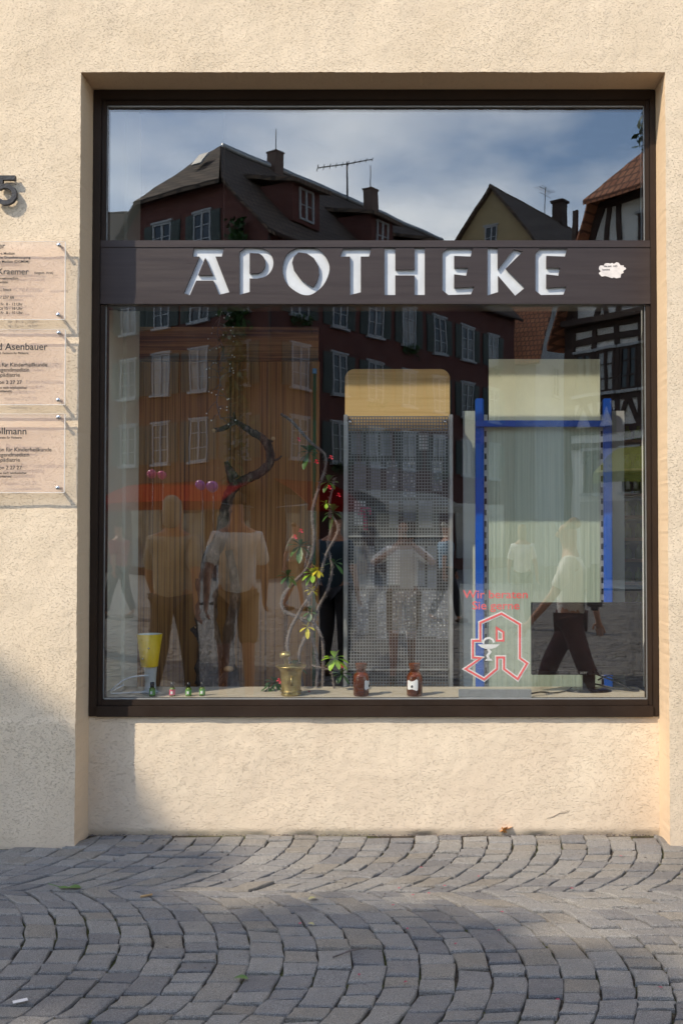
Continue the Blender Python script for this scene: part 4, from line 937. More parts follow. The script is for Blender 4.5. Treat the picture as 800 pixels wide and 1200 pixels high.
def plate(py0, py1, pxr, label, lines):
    a = P(pxr, py0, YPl); c_ = P(pxr, py1, YPl); xr = a.x; xl = xr - 0.60
    e = empty('name_plate', ((xl + xr) / 2, -0.02, c_.z), label, 'sign', 'clear name plates beside the shop window')
    b = MB(); b.box(xl, xr, YPl, YPl + 0.008, c_.z, a.z); b.build('acrylic_sheet', 'acrylic', e)
    b = MB(); ee = 0.0022
    b.box(xr, xr + ee, YPl, YPl + 0.008, c_.z, a.z); b.box(xl, xr, YPl, YPl + 0.008, c_.z - ee, c_.z); b.box(xl, xr, YPl, YPl + 0.008, a.z, a.z + ee * .5); b.build('polished_edge', 'acrylic_edge', e)
    for xx in (xr - 0.030, xl + 0.03):
        for z_ in (a.z - 0.016, c_.z + 0.022):
            b = MB(); m = Matrix.Translation((xx, YPl - 0.004, z_)) @ Matrix.Rotation(R(-90), 4, 'X')
            b.lathe([(0.0001, 0), (0.0085, 0.0), (0.0095, 0.002), (0.0095, 0.004), (0.0075, 0.0045), (0.0075, 0.060)], (0, 0, 0), 14, m); b.build('screw', 'chrome', e)
    for (px, py, size, body) in lines:
        q = P(px, py, YPl); text('lettering', body, size * 1.04, (q.x, YPl - 0.0012, q.z), 'ink', e, 0.0004, 'RIGHT', 0.0004 if size > .03 else .0002)
    return e
plate(283, 374, 76.5, 'topmost clear name plate left of the window, with opening hours', [
 (6.5, 291, 0.036, 'Dr. med. Kraemer'), (18, 298.5, 0.017, 'Facharzt für Innere Medizin'), (36, 303, 0.017, 'Psychosomatische Grundversorgung'), (35, 308, 0.017, 'Manuelle Medizin (DGMSM)'),
 (34, 321.5, 0.040, 'Dr. Th. Kraemer'), (63, 321, 0.016, '(angest. Arzt)'), (22, 327.5, 0.016, 'Facharzt für Allgemeinmedizin'), (10, 332, 0.016, 'Sportmedizin'),
 (14, 341, 0.018, 'Praxis 1. Stock'), (17, 350, 0.019, 'Tel. 07071 / 237 66'), (27, 358, 0.018, 'Mo - Fr  8 - 12 Uhr'), (27, 363, 0.018, 'Mo, Di 15 - 18 Uhr'), (27, 368, 0.018, 'Do, Fr  8 - 10 Uhr')])
plate(386, 474, 76.5, 'middle clear name plate left of the window, below the opening hours plate', [
 (56, 410, 0.045, 'Gerhard Asenbauer'), (34, 415, 0.014, 'Dr. med. Facharzt für Pädiatrie'), (56, 429.5, 0.026, 'Facharzt für Kinderheilkunde'), (35, 435.5, 0.026, 'und Jugendmedizin'), (24, 441.5, 0.026, 'Neuropädiatrie'), (26, 450, 0.024, 'Telefon 2 27 27'), (32, 455.5, 0.015, 'Termine nach telefonischer'), (14, 459.5, 0.015, 'Vereinbarung')])
plate(485, 577, 76, 'lowest of the three clear name plates left of the window', [
 (32, 509, 0.045, 'Dr. Rollmann'), (26, 514, 0.014, 'Fachärztin für Pädiatrie'), (61, 529, 0.026, 'Fachärztin für Kinderheilkunde'), (35, 535, 0.026, 'und Jugendmedizin'), (24, 541, 0.026, 'Neuropädiatrie'), (26, 550, 0.024, 'Telefon 2 27 27'), (32, 555.5, 0.015, 'Termine nach telefonischer'), (14, 559.5, 0.015, 'Vereinbarung')])

# ================================================================== LITTER ON THE PAVING
random.seed(31)
def Gd(px, py):
    d = ray(px, py); t = -CAMZ / d.z; return Vector((d.x * t, CAMY + d.y * t, 0.004))
def litter_leaf(px, py, L, mat, nm, label, cat, curl=0.3, group=None, up=0.0):
    q = Gd(px, py); a = random.uniform(0, 6.28); b = MB()
    leaf_mb(b, (q.x, q.y, q.z + 0.006 + up), (cos(a), sin(a), curl), L, L * 0.6, curl * 1.2)
    o = b.build(nm, mat); return tag(o, label, cat, group)
q = Gd(593, 979); b = MB(); leaf_mb(b, (q.x - 0.03, q.y + .02, 0.012), (1, 0.1, 0.5), 0.07, 0.055, 0.1); leaf_mb(b, (q.x, q.y + .02, 0.006), (-0.3, 0.3, 1), 0.055, 0.05, 0.4); leaf_mb(b, (q.x - 0.01, q.y + 0.01, 0.01), (0.3, -0.3, 1.0), 0.045, 0.04, 0.2)
tag(b.build('fallen_leaf', 'dry_leaf'), 'curled orange dry leaf lying at the foot of the wall', 'leaf')
q = Gd(82, 1043); b = MB(); leaf_mb(b, (q.x - .01, q.y, 0.008), (1, .2, .15), 0.055, 0.045, 0.2); leaf_mb(b, (q.x, q.y, 0.008), (-1, -.1, .15), 0.045, 0.03, 0.1); b.tube([(q.x - .03, q.y, .01), (q.x - 0.10, q.y + .03, .016)], 0.0018, 5)
tag(b.build('fallen_leaf', 'ground_leaf'), 'dark green leaf lying on the shaded cobbles near the left pier', 'leaf')
litter_leaf(274, 1150, 0.05, 'ground_leaf', 'fallen_leaf', 'small green leaf in a joint of the shaded lower cobbles', 'leaf')
litter_leaf(361, 1057, 0.042, 'pale_leaf', 'fallen_leaf', 'pale yellowish leaf lying at the edge of the sunlit cobbles', 'leaf')
litter_leaf(368, 1087, 0.035, 'pale_leaf', 'fallen_leaf', 'second pale leaf on the cobbles, just below the first pale one', 'leaf')
q = Gd(172, 1052); b = MB(); b.tube([(q.x - .022, q.y - .012, .009), (q.x + .02, q.y + .012, .009)], 0.0045, 8); tag(b.build('cigarette_butt', 'cut_wood'), 'tan cigarette butt lying on the shaded cobbles', 'cigarette butt')
q = Gd(24, 1176); b = MB(); b.box(-.022, .022, -.009, .009, 0, .002, Matrix.Translation((q.x, q.y, .008)) @ Matrix.Rotation(.5, 4, 'Z')); tag(b.build('paper_scrap', 'sticker_paper'), 'white paper scrap on the cobbles in the lower left corner', 'paper')
q0 = Gd(390, 1125); q1 = Gd(430, 1115); b = MB(); b.tube([q0 + Vector((0, 0, .006)), (q0 + q1) / 2 + Vector((0, .006, .012)), q1 + Vector((0, 0, .008))], [.003, .0035, .002], 6); tag(b.build('twig', 'thorn_stem'), 'short dry twig lying across the cobbles', 'twig')
for (px, py) in ((353, 1084), (466, 1044), (482, 1052), (502, 1050), (477, 1090), (459, 1064), (421, 1144), (535, 1108), (473, 1155), (587, 1093), (672, 1044), (729, 1006), (491, 1019), (519, 1041), (650, 1175), (770, 1160), (590, 1072), (560, 1030)):
    litter_leaf(px, py, 0.016, 'petal', 'fallen_petal', 'small dark red petal scattered on the cobbles', 'petal', 0.1, 'dark red petals scattered on the cobbles')
# crumbs, seeds and grit
b = MB()
for i in range(420):
    x = random.uniform(-1.6, 1.6); y = -abs(random.gauss(0, 0.7)) + 0.12
    if y < -1.9: continue
    r = random.uniform(0.0012, 0.0038); b.ball((x, y if y < D - .01 else 0.1, 0.002), r, 5, 3, (random.uniform(.8, 2), 1, .6))
for i in range(420):
    x = random.uniform(-1.58, 1.22); r = random.uniform(0.0012, 0.0042); b.ball((x, 0.186 - abs(random.gauss(0, .010)), 0.0), r, 5, 3, (random.uniform(1, 2.4), 1, .7))
tag(b.build('grit', 'thorn_stem'), 'scattered grit and crumbs on the cobbles', 'grit', None, 'stuff')

# ================================================================== THE STREET MIRRORED IN THE GLASS
def window_meshes(wd, ht, bars=3):
    f = MB(); t = 0.07
    f.box(-wd / 2, -wd / 2 + t, 0, 0.06, 0, ht); f.box(wd / 2 - t, wd / 2, 0, 0.06, 0, ht); f.box(-wd / 2 + t, wd / 2 - t, 0, 0.06, 0, t); f.box(-wd / 2 + t, wd / 2 - t, 0, 0.06, ht - t, ht)
    f.box(-0.045, 0.045, 0, 0.055, t, ht - t)
    for i in range(1, bars): z = ht * i / bars; f.box(-wd / 2 + t, -0.045, 0, 0.05, z - 0.018, z + 0.018); f.box(0.045, wd / 2 - t, 0, 0.05, z - 0.018, z + 0.018)
    g = MB(); g.box(-wd / 2 + t, wd / 2 - t, 0.005, 0.02, t, ht - t)
    sl = MB(); sl.box(-wd / 2 - 0.08, wd / 2 + 0.08, 0, 0.14, -0.09, -0.002); sl.box(-wd / 2 - 0.08, wd / 2 + 0.08, 0, 0.09, ht + 0.002, ht + 0.08)
    sh = MB(); sw = wd / 2
    sh.box(0, sw, 0, 0.045, 0.02, ht - 0.02)
    for i in range(14): z = 0.10 + (ht - 0.2) * i / 14; sh.box(0.05, sw - 0.05, 0.0455, 0.06, z, z + (ht - 0.2) / 14 * 0.55)
    return f.mesh('window'), g.mesh('pane'), sl.mesh('sill'), sh.mesh('shutter')
def put_window(parent, meshes, mat4, shutters=True, frame='win_frame', shm='shutter_green', fb=None):
    f, g, sl, sh = meshes
    w_ = link('window', f, frame, parent, mat4, False)
    link('pane', g, 'far_glass', w_, Matrix(), False); link('sill', sl, 'win_frame', w_, Matrix(), False)
    if shutters:
        xs = [v.co.x for v in f.vertices]; wd = max(xs) * 2; sw = wd / 2
        link('shutter', sh, shm, w_, Matrix.Translation((wd / 2 + 0.03, 0.002, 0)), False); link('shutter', sh, shm, w_, Matrix.Translation((-wd / 2 - 0.03 - sw, 0.002, 0)), False)
    if fb: link('flower_box', fb, 'leaf_dark', w_, Matrix.Translation((0, 0.16, -0.12)), False)
    return w_
random.seed(13)
def leaf_cloud(n, fn, size):
    vs = []; fs = []
    for i in range(n):
        c = Vector(fn()); a = Vector((random.gauss(0, 1), random.gauss(0, 1), random.gauss(0, 1))).normalized(); t = a.cross(Vector((random.gauss(0, 1), random.gauss(0, 1), random.gauss(0, 1)))).normalized(); s_ = size * random.uniform(.6, 1.3)
        k = len(vs); vs += [tuple(c - a * s_), tuple(c - t * s_ * .5), tuple(c + a * s_), tuple(c + t * s_ * .5)]; fs.append((k, k + 1, k + 2, k + 3))
    me = bpy.data.meshes.new('leaves'); me.from_pydata(vs, [], fs); me.update(); return me
FB = leaf_cloud(160, lambda: (random.uniform(-.55, .55), random.gauss(0, .08), random.gauss(-0.05, .14)), 0.07)

def house(name, origin, ang, L, Wd, ze, zr, label, wallm, roofm, halfhip=None, over=0.35, set_back=1.9, grow=None):
    """local x along the long side, outside front at y=0, body towards -y, gable end at x=0"""
    h = empty(name, (origin[0], origin[1], 0), label, 'house', grow, ang)
    yr = -Wd / 2; b = MB()
    if halfhip:
        k = (halfhip - ze) / (zr - ze) * (Wd / 2)
        prof = [(0, 0), (0, ze), (-k, halfhip), (-Wd + k, halfhip), (-Wd, ze), (-Wd, 0)]
        prof2 = [(0, 0), (0, ze), (yr, zr - 0.12), (-Wd, ze), (-Wd, 0)]
        b.prism(prof, lambda a, c: (0, a, c), lambda a, c: (set_back, a, c)); b.prism(prof2, lambda a, c: (set_back, a, c), lambda a, c: (L, a, c))
    else:
        prof2 = [(0, 0), (0, ze), (yr, zr - 0.12), (-Wd, ze), (-Wd, 0)]; b.prism(prof2, lambda a, c: (0, a, c), lambda a, c: (L, a, c))
    b.build('wall', wallm, h, 0, None, False)
    sl = (zr - ze) / (Wd / 2); t = 0.16; r = MB()
    zo = ze - over * sl
    def slab(p, q, r_, s2):      # four corners of the top, thickness downwards
        top = [Vector(v) for v in (p, q, r_, s2)]; nrm = (top[1] - top[0]).cross(top[2] - top[0]).normalized()
        if nrm.z < 0: nrm = -nrm
        bot = [v - nrm * t for v in top]; r.add(top + bot, [(0, 1, 2, 3), (7, 6, 5, 4), (0, 4, 5, 1), (1, 5, 6, 2), (2, 6, 7, 3), (3, 7, 4, 0)])
    u = 0.08
    if halfhip:
        k = (halfhip - ze) / sl; xo = -0.30
        for sg in (0, 1):
            f = (lambda y: y) if sg == 0 else (lambda y: -Wd - y)
            pts = [(xo, f(over), zo + u), (L + .3, f(over), zo + u), (L + .3, yr, zr + u), (set_back, yr, zr + u), (xo, f(-k), halfhip + u)]
            top = [Vector(v) for v in pts]; bot = [v - Vector((0, 0, t)) for v in top]; n = 5
            r.add(top + bot, [tuple(range(n)), tuple(range(2 * n - 1, n - 1, -1))] + [(i, i + n, (i + 1) % n + n, (i + 1) % n) for i in range(n)])
        top = [Vector((xo - .12, -k, halfhip + u - .1)), Vector((xo - .12, -Wd + k, halfhip + u - .1)), Vector((set_back, yr, zr + u + 0.01))]; bot = [v - Vector((0, 0, t)) for v in top]
        r.add(top + bot, [(0, 1, 2), (5, 4, 3), (0, 3, 4, 1), (1, 4, 5, 2), (2, 5, 3, 0)])
    else:
        slab((-.3, over, zo + u), (L + .3, over, zo + u), (L + .3, yr, zr + u), (-.3, yr, zr + u)); slab((-.3, -Wd - over, zo + u), (L + .3, -Wd - over, zo + u), (L + .3, yr, zr + u), (-.3, yr, zr + u))
    roof = r.build('roof', roofm, h, 0, None, False)
    return h, roof
RG = Matrix.Rotation
# the long red house ------------------------------------------------------
ang = atan2(-0.811, 0.584)
pc = Rf(315, 262, 35.0)
red, rroof = house('red_house', (pc.x, pc.y), ang, 17.4, 9.0, 12.5, 16.95, 'long dark red plastered house with green shutters and a half hipped brown roof', 'red_plaster', 'tiles_brown', 14.6)
wm_ = window_meshes(0.95, 1.55)
def z_at(px, py, t): return Rf(px, py, t).z
# long side windows: spacing 2.28 m, four floors
for fl_, z in enumerate((4.3, 6.95, 9.55)):
    for i in range(7):
        x = 1.6 + 2.28 * i
        put_window(red, wm_, Matrix.Translation((x, 0.001, z)), True, fb=FB if (i + fl_ * 2) % 3 == 1 else None)
# gable windows: outward is -x
GM = lambda y, z: Matrix.Translation((-0.001, y, z)) @ RG(R(90), 4, 'Z')
for z in (4.3, 6.95, 9.55):
    for y in (-1.4, -3.5, -5.6, -7.6): put_window(red, wm_, GM(y, z), True)
for y in (-3.4, -5.7): put_window(red, wm_, GM(y, 12.05), True)
for px, py0, py1, wdd, side in ((320, 172, 196, 0.7, 0), (436, 221, 275, 0.75, 1.6)):
    pass
def chimney(x, y, z0, z1, w_=0.7):
    b = MB(); b.box(x - w_ / 2, x + w_ / 2, y - w_ / 2, y + w_ / 2, z0, z1); b.box(x - w_ / 2 - .04, x + w_ / 2 + .04, y - w_ / 2 - .04, y + w_ / 2 + .04, z1 + .001, z1 + .08)
    c = b.build('chimney', simple('chimney_brick', (0.16, 0.11, 0.09), 0.9, 0, 0.2, 5), rroof, 0.01, None, False); b = MB(); b.tube([(x, y, z1 + .1), (x, y, z1 + 1.1)], 0.02, 5); b.build('lightning_rod', 'black_plastic', c, 0, None, False)
chimney(4.9, -4.4, 16.2, 17.6, 0.5); chimney(9.95, -3.2, 14.8, 17.25, 0.5)
b = MB(); b.tube([(2.0, -4.5, 17.06), (17.7, -4.5, 17.06)], 0.13, 8); b.build('ridge_cap', 'zinc', rroof, 0, None, False)
b = MB(); b.tube([(0, .36, 12.15), (17.6, .36, 12.15)], 0.08, 8); b.tube([(-.06, .10, 0.2), (-.06, .10, 12.1)], 0.06, 8); b.build('gutter', 'timber_dark', red, 0, None, False)
wd_ = window_meshes(0.8, 1.2, 2)
for x in (2.6, 7.3, 11.7):
    b = MB(); b.prism([(-0.55, 13.25), (-0.55, 14.75), (-2.4, 14.9), (-2.4, 13.25)], lambda a, c: (x - .75, a, c), lambda a, c: (x + .75, a, c)); dm = b.build('dormer', 'red_plaster', rroof, 0, None, False)
    b = MB(); b.prism([(-0.2, 14.60), (-0.2, 14.76), (-2.9, 15.45), (-2.9, 15.29)], lambda a, c: (x - 1.0, a, c), lambda a, c: (x + 1.0, a, c)); b.build('dormer_roof', 'tiles_brown', dm, 0, None, False)
    f, g, sl, sh = wd_; o = link('dormer_window', f, 'win_frame', dm, Matrix.Translation((x, -0.549, 13.4)), False); 
b = MB(); hx, hy = 9.7, -4.4; b.tube([(hx, hy, 16.8), (hx, hy, 18.75)], 0.04, 6); b.tube([(hx - 1.0, hy - .9, 18.3), (hx + .9, hy + .8, 18.95)], 0.03, 5)
for i in range(10): t = i / 9; c_ = Vector((hx - 1.0 + 1.9 * t, hy - .9 + 1.7 * t, 18.3 + .65 * t)); ww = .42 - .2 * t; b.tube([c_ + Vector((ww * .7, -ww * .7, 0)), c_ - Vector((ww * .7, -ww * .7, 0))], 0.02, 4)
b.build('television_aerial', 'black_plastic', rroof, 0, None, False)
b = MB()                                                    # skylight
b.box(-.35, .35, -.25, .25, 0, .06); 
b.build('skylight', 'win_frame', rroof, 0, Matrix.Translation((0.75, -4.3, 16.05)) @ RG(R(-51), 4, 'Y'), False)
# climbing plant on the gable
cp = link('climbing_plant', leaf_cloud(1600, lambda: (-0.18 - abs(random.gauss(0, .12)), -1.35 + random.gauss(0, .28), random.uniform(2.0, 12.9)), 0.13), 'leaf_dark', None, Matrix.Translation((pc.x, pc.y, 0)) @ RG(ang, 4, 'Z'))
tag(cp, 'narrow dark climbing plant growing up the gable of the red house', 'plant')
# awnings at ground level
def awning(origin, a, x0, x1, z1, z0, dep, mat, label):
    e = empty('awning', (origin[0], origin[1], 0), label, 'awning', None, a)
    b = MB(); pr = [(0.02, z1), (dep * .5, z1 - (z1 - z0) * .38), (dep, z0), (dep, z0 - .3), (dep - .03, z0 - .3), (dep - .03, z0 - .04), (dep * .5, z1 - (z1 - z0) * .38 - .04), (0.02, z1 - .05)]
    b.prism(pr, lambda p, c: (x0, p, c), lambda p, c: (x1, p, c)); b.build('canopy', mat, e, 0, None, False)
    b = MB()
    for x in (x0 + .1, x1 - .1): b.bar((x, 0.02, z0 - .2), (x, dep - .06, z0 - .06), .04, .04)
    b.build('arm', 'zinc', e, 0, None, False)
awning((pc.x, pc.y), ang, 0.3, 3.3, 3.55, 2.7, 1.6, 'awning_red', 'short red awning on the long side of the red house')
awning((pc.x, pc.y), ang + R(90), -7.6, -0.6, 3.5, 2.7, 1.7, 'awning_red', 'wide red awning across the gable of the red house')
awning((pc.x, pc.y), ang, 5.0, 10.5, 3.4, 2.75, 1.4, 'shirt_beige', 'pale awning further along the long side of the red house')
b = MB(); 
for x in (1.7, 4.4, 7.0, 9.8, 12.8, 15.4): b.box(x - .85, x + .85, 0.002, 0.05, 0.5, 3.0)
b.build('shop_glazing', 'far_glass', red, 0, None, False)
b = MB()
for y in (-1.7, -4.0, -6.4): b.box(-0.05, -0.002, y - .85, y + .85, 0.3, 2.6)
b.build('shop_glazing', 'far_glass', red, 0, None, False)
# middle ochre house ----------------------------------------------------
pk_ = Rf(576, 218, 58); zr = pk_.z; wB = 10.0; n_ = Vector((0.811, 0.584)); 
och, oroof = house('ochre_house', (pk_.x + n_.x * wB / 2, pk_.y + n_.y * wB / 2), ang, 14, wB, zr - 6.4, zr, 'tall ochre house with a steep gable standing behind the red house', 'ochre_plaster', 'tiles_brown')
put_window(och, wd_, Matrix.Translation((-0.001, -wB / 2 - .1, zr - 3.6)) @ RG(R(90), 4, 'Z'), False)
for z in (zr - 8.5, zr - 11.5, zr - 14.5):
    for y in (-2, -4, -6, -8): put_window(och, wm_, Matrix.Translation((-0.001, y, z)) @ RG(R(90), 4, 'Z'), False)
b = MB(); b.box(8.4, 9.1, -wB / 2 - .4, -wB / 2 + .3, zr - .4, zr + 1.3); b.box(8.3, 9.2, -wB / 2 - .5, -wB / 2 + .4, zr + 1.301, zr + 1.45); b.build('chimney', 'timber_dark', oroof, 0, None, False)
b = MB(); b.tube([(6.6, -wB / 2, zr), (6.6, -wB / 2, zr + 1.9)], .03, 5); 
for q_ in (1.2, 1.6): b.tube([(5.6, -wB / 2 + .1, zr + q_), (7.6, -wB / 2 - .1, zr + q_ + .15)], .02, 4)
for i in range(8): b.tube([(5.7 + i * .25, -wB / 2 - .3, zr + 1.62), (5.7 + i * .25, -wB / 2 + .3, zr + 1.68)], .012, 4)
b.build('television_aerial', 'black_plastic', oroof, 0, None, False)
# grey house with an orange roof ----------------------------------------
pd = Rf(627, 413, 50); a_d = atan2(0.47, 0.88)       # eaves side runs to the left and away
gh, groof = house('grey_house', (pd.x, pd.y), atan2(-.47, -.88) , 11, 7.6, pd.z, pd.z + 6.6, 'grey house with a steep orange tiled roof between the red and the timbered house', 'grey_plaster', 'tiles_orange') if False else (None, None)
# built in its own frame: local x = along the eaves to the left, gable end at local x = 0
e_dir = Vector((-0.88, -0.47)); g_dir = Vector((0.47, -0.88))
angd = atan2(e_dir.y, e_dir.x)
# rot90ccw(e_dir) = (0.47,-0.88) = g_dir -> body lies towards +y there, so mirror by starting from the far corner
far_c = Vector((pd.x, pd.y)) + g_dir * 7.6
gh, groof = house('grey_house', (far_c.x, far_c.y), angd, 11, 7.6, pd.z, pd.z + 6.6, 'grey house with a steep orange tiled roof between the red and the timbered house', 'grey_plaster', 'tiles_orange')
for z in (pd.z - 1.9, pd.z + .9):
    for y in (-2.6, -4.6): put_window(gh, wm_, Matrix.Translation((-0.001, y, z)) @ RG(R(90), 4, 'Z'), False)
# half timbered house ----------------------------------------------------
pt0 = Rf(662, 386, 30); angc = atan2(0.76, 0.65); WC = 9.0; ZE = pt0.z; HH = Rf(708, 237, 28.87).z
tim = empty('timbered_house', (pt0.x, pt0.y, 0), 'black and white half timbered house with a red tiled half hipped roof', 'house', None, angc)
kx = 1.49; zpk = HH + 3.0
b = MB(); prof = [(0, 0), (0, ZE), (kx, HH), (WC - kx, HH), (WC, ZE), (WC, 0)]
b.prism(prof, lambda a, c: (a, 0, c), lambda a, c: (a, -9.0, c)); b.build('wall', 'white_plaster', tim, 0, None, False)
tb = MB(); Y0, Y1 = 0.002, 0.05
def beam(x0, z0, x1, z1, w_=0.2): 
    d = Vector((x1 - x0, 0, z1 - z0)); 
    k = random.uniform(0, 0.012); tb.bar((x0, (Y0 + Y1) / 2 + k, z0), (x1, (Y0 + Y1) / 2 + k, z1), Y1 - Y0, w_, Vector((0, 0, 1)) if abs(d.z) < abs(d.x) else Vector((1, 0, 0))) if False else tb.prism([(x0 - w_ / 2 * d.z / d.length, z0 + w_ / 2 * d.x / d.length), (x1 - w_ / 2 * d.z / d.length, z1 + w_ / 2 * d.x / d.length), (x1 + w_ / 2 * d.z / d.length, z1 - w_ / 2 * d.x / d.length), (x0 + w_ / 2 * d.z / d.length, z0 - w_ / 2 * d.x / d.length)], lambda a, c: (a, -0.02, c), lambda a, c: (a, Y1 + k, c))
for z in (ZE - .05, ZE - .5, ZE - 2.25, ZE - 3.15, ZE - 3.6, ZE + 1.6, HH - .1): beam(0 if z < ZE + .2 else (z - ZE) / (HH - ZE) * kx, z, WC if z < ZE + .2 else WC - (z - ZE) / (HH - ZE) * kx, z, 0.26 if z in (ZE - .05,) else .2)
beam(0, ZE, kx, HH, .25); beam(WC, ZE, WC - kx, HH, .25); beam(.1, 0, .1, ZE, .25)
for i in range(11):
    x = .3 + i * .82
    beam(x, ZE - 3.15, x, ZE - .1, .16)
    if i % 2: beam(x, ZE, x + .55, ZE + 1.6, .16); beam(x + .55, ZE, x, ZE + 1.6, .16)
    else: beam(x + .1, ZE, x + .1, HH, .16)
    beam(x, ZE - 3.15, x + .4, ZE - 2.3, .13); beam(x + .8, ZE - 3.15, x + .42, ZE - 2.3, .13)
    if i % 2: beam(max(x, kx), ZE + 1.7, x + .6, HH - .1, .14)
tb.build('timber_frame', 'timber_dark', tim, 0, None, False)
wt = window_meshes(0.62, 1.25)
for i in range(9): put_window(tim, wt, Matrix.Translation((.72 + i * .82, 0.001, ZE - 2.1)), False, 'timber_dark' if i % 3 == 0 else 'win_frame')
for x in (3.0, 4.4, 5.8): put_window(tim, wt, Matrix.Translation((x, 0.001, HH - 1.9)), False)
for x in (1.0, 2.4, 3.8, 5.2): put_window(tim, wt, Matrix.Translation((x, 0.001, ZE - 5.0)), False)
r = MB(); th = 0.15
def poly_slab(pts):
    top = [Vector(v) for v in pts]; bot = [v - Vector((0, 0, th)) for v in top]; n = len(pts)
    r.add(top + bot, [tuple(range(n)), tuple(range(2 * n - 1, n - 1, -1))] + [(i, i + n, (i + 1) % n + n, (i + 1) % n) for i in range(n)])
poly_slab([(-.35, .6, ZE - .7), (kx - .1, .6, HH + .12), (WC / 2, -1.8, zpk), (WC / 2, -9.5, zpk), (-.35, -9.5, ZE - .7)] if False else [(kx - .2, .55, HH + .05), (WC / 2, -1.8, zpk + .1), (WC / 2, -9.4, zpk + .1), (kx - .2, -9.4, HH + .05)])
poly_slab([(WC - kx + .2, .55, HH + .05), (WC / 2, -1.8, zpk + .1), (WC / 2, -9.4, zpk + .1), (WC - kx + .2, -9.4, HH + .05)])
poly_slab([(-.3, .5, ZE - .5), (kx - .19, .5, HH + .05), (kx - .19, -9.3, HH + .05), (-.3, -9.3, ZE - .5)])
poly_slab([(WC + .3, .5, ZE - .5), (WC - kx + .19, .5, HH + .05), (WC - kx + .19, -9.3, HH + .05), (WC + .3, -9.3, ZE - .5)])
poly_slab([(kx - .3, .62, HH - .02), (WC - kx + .3, .62, HH - .02), (WC / 2, -1.8, zpk + .11)])
r.build('roof', 'tiles_orange', tim, 0, None, False)
b = MB(); b.box(0.1, WC - .1, -.02, .35, ZE - .02, ZE + .16) ; b.build('jetty', 'timber_dark', tim, 0, None, False)
awning((pt0.x, pt0.y), angc, 2.0, 7.5, ZE - 3.7, ZE - 4.5, 1.2, 'awning_lime', 'lime green awning on the half timbered house')
b = MB(); b.box(.6, 8.4, 0.003, .06, .3, 2.5); b.build('shop_glazing', 'far_glass', tim, 0, None, False)
# houses filling the view beyond and the shaded left side -----------------
q = Rf(150, 266, 56); lefth, lr = house('brown_roofed_house', (q.x, q.y), atan2(0.10, -1), 22, 10, q.z - 4.5, q.z + .4, 'pale house with a brown roof seen left of the red gable', 'ochre_plaster', 'tiles_brown') if False else house('brown_roofed_house', (q.x - 26, q.y), 0.0, 27, 10, q.z - 3.2, q.z + 2.4, 'pale house with a brown roof seen left of the red gable', 'ochre_plaster', 'tiles_brown')
for z in (4, 7, 10):
    for i in range(9): put_window(lefth, wm_, Matrix.Translation((2 + i * 2.8, 0.001, z)), False)
q = Rf(640, 500, 66); bh, br_ = house('white_house', (q.x - 6, q.y), 0.0, 34, 10, 9, 13, 'plain white house closing the end of the square', 'white_plaster', 'tiles_brown')
for z in (2, 5):
    for i in range(11): put_window(bh, wm_, Matrix.Translation((2 + i * 2.8, 0.001, z)), False)

# trees -------------------------------------------------------------------
def tree(name, base, h, crown_c, rad, nleaf, size, label, seed=1, clumps=24, squash=1.0, fill=1.0, sc3=(1, 1, 1), rot=0.0):
    random.seed(seed); e = empty(name, base, label, 'tree')
    bx, by, _ = base; cc = Vector(crown_c); b = MB()
    tp = catmull([Vector(base), Vector(base).lerp(cc, .35) + Vector((.15, 0, 0)), Vector(base).lerp(cc, .7), cc], 5); n = len(tp)
    b.tube(tp, [h * .018 * (1.15 - i / n) + .02 for i in range(n)], 10, True, .08)
    cl = []
    for i in range(clumps):
        while True:
            v = Vector((random.uniform(-1, 1), random.uniform(-1, 1), random.uniform(-1, 1)))
            if v.length < 1: break
        v = v.normalized() * (v.length ** .5); c = cc + (RG(rot, 3, 'Z') @ Vector((v.x * rad * sc3[0], v.y * rad * sc3[1], v.z * rad * squash * sc3[2]))) * (.72 if rot == 0 else .9); cl.append((c, rad * random.uniform(.26, .42) * fill))
        st_ = tp[int(n * random.uniform(.5, .95))]; b.tube([st_, (st_ + c) / 2 + Vector((0, 0, .1)), c], [h * .005, h * .004, .012], 6)
    b.build('trunk', 'bark', e)
    def fn():
        c, r_ = random.choice(cl)
        while True:
            v = Vector((random.uniform(-1, 1), random.uniform(-1, 1), random.uniform(-1, 1)))
            if v.length < 1: return c + v * r_
    me = leaf_cloud(nleaf, fn, size); link('crown', me, 'tree_leaf', e)
    return e
au = atan2(0.65, 0.76)
for vv, sd, lb in ((-2.35, 5, 'left one of two tall thin crowned trees whose crown shades the pavement'), (3.0, 8, 'right one of two tall thin crowned trees whose crown shades the pavement')):
    u0 = -1.72 if vv < 0 else -1.28; k = 8.2
    cc = Vector((0.76 * u0 + 0.65 * vv, 0.65 * u0 - 0.76 * vv, 0)) + Vector((-1.17, -1.0, 1.546)) * k
    tree('broadleaf_tree', (cc.x - .4, cc.y - .3, 0), 15, cc, 2.9, 16000, 0.17, lb, sd, 110, 1.0, 0.36, (0.62 / 2.9, 1.0, 0.52 / 2.9), au)
q = Rf(812, 175, 15); tree('slender_tree', (q.x + .4, q.y, 0), 9, (q.x + .2, q.y, q.z), 1.15, 900, 0.075, 'slender tree with thin twigs beside the timbered house', 9, 16)

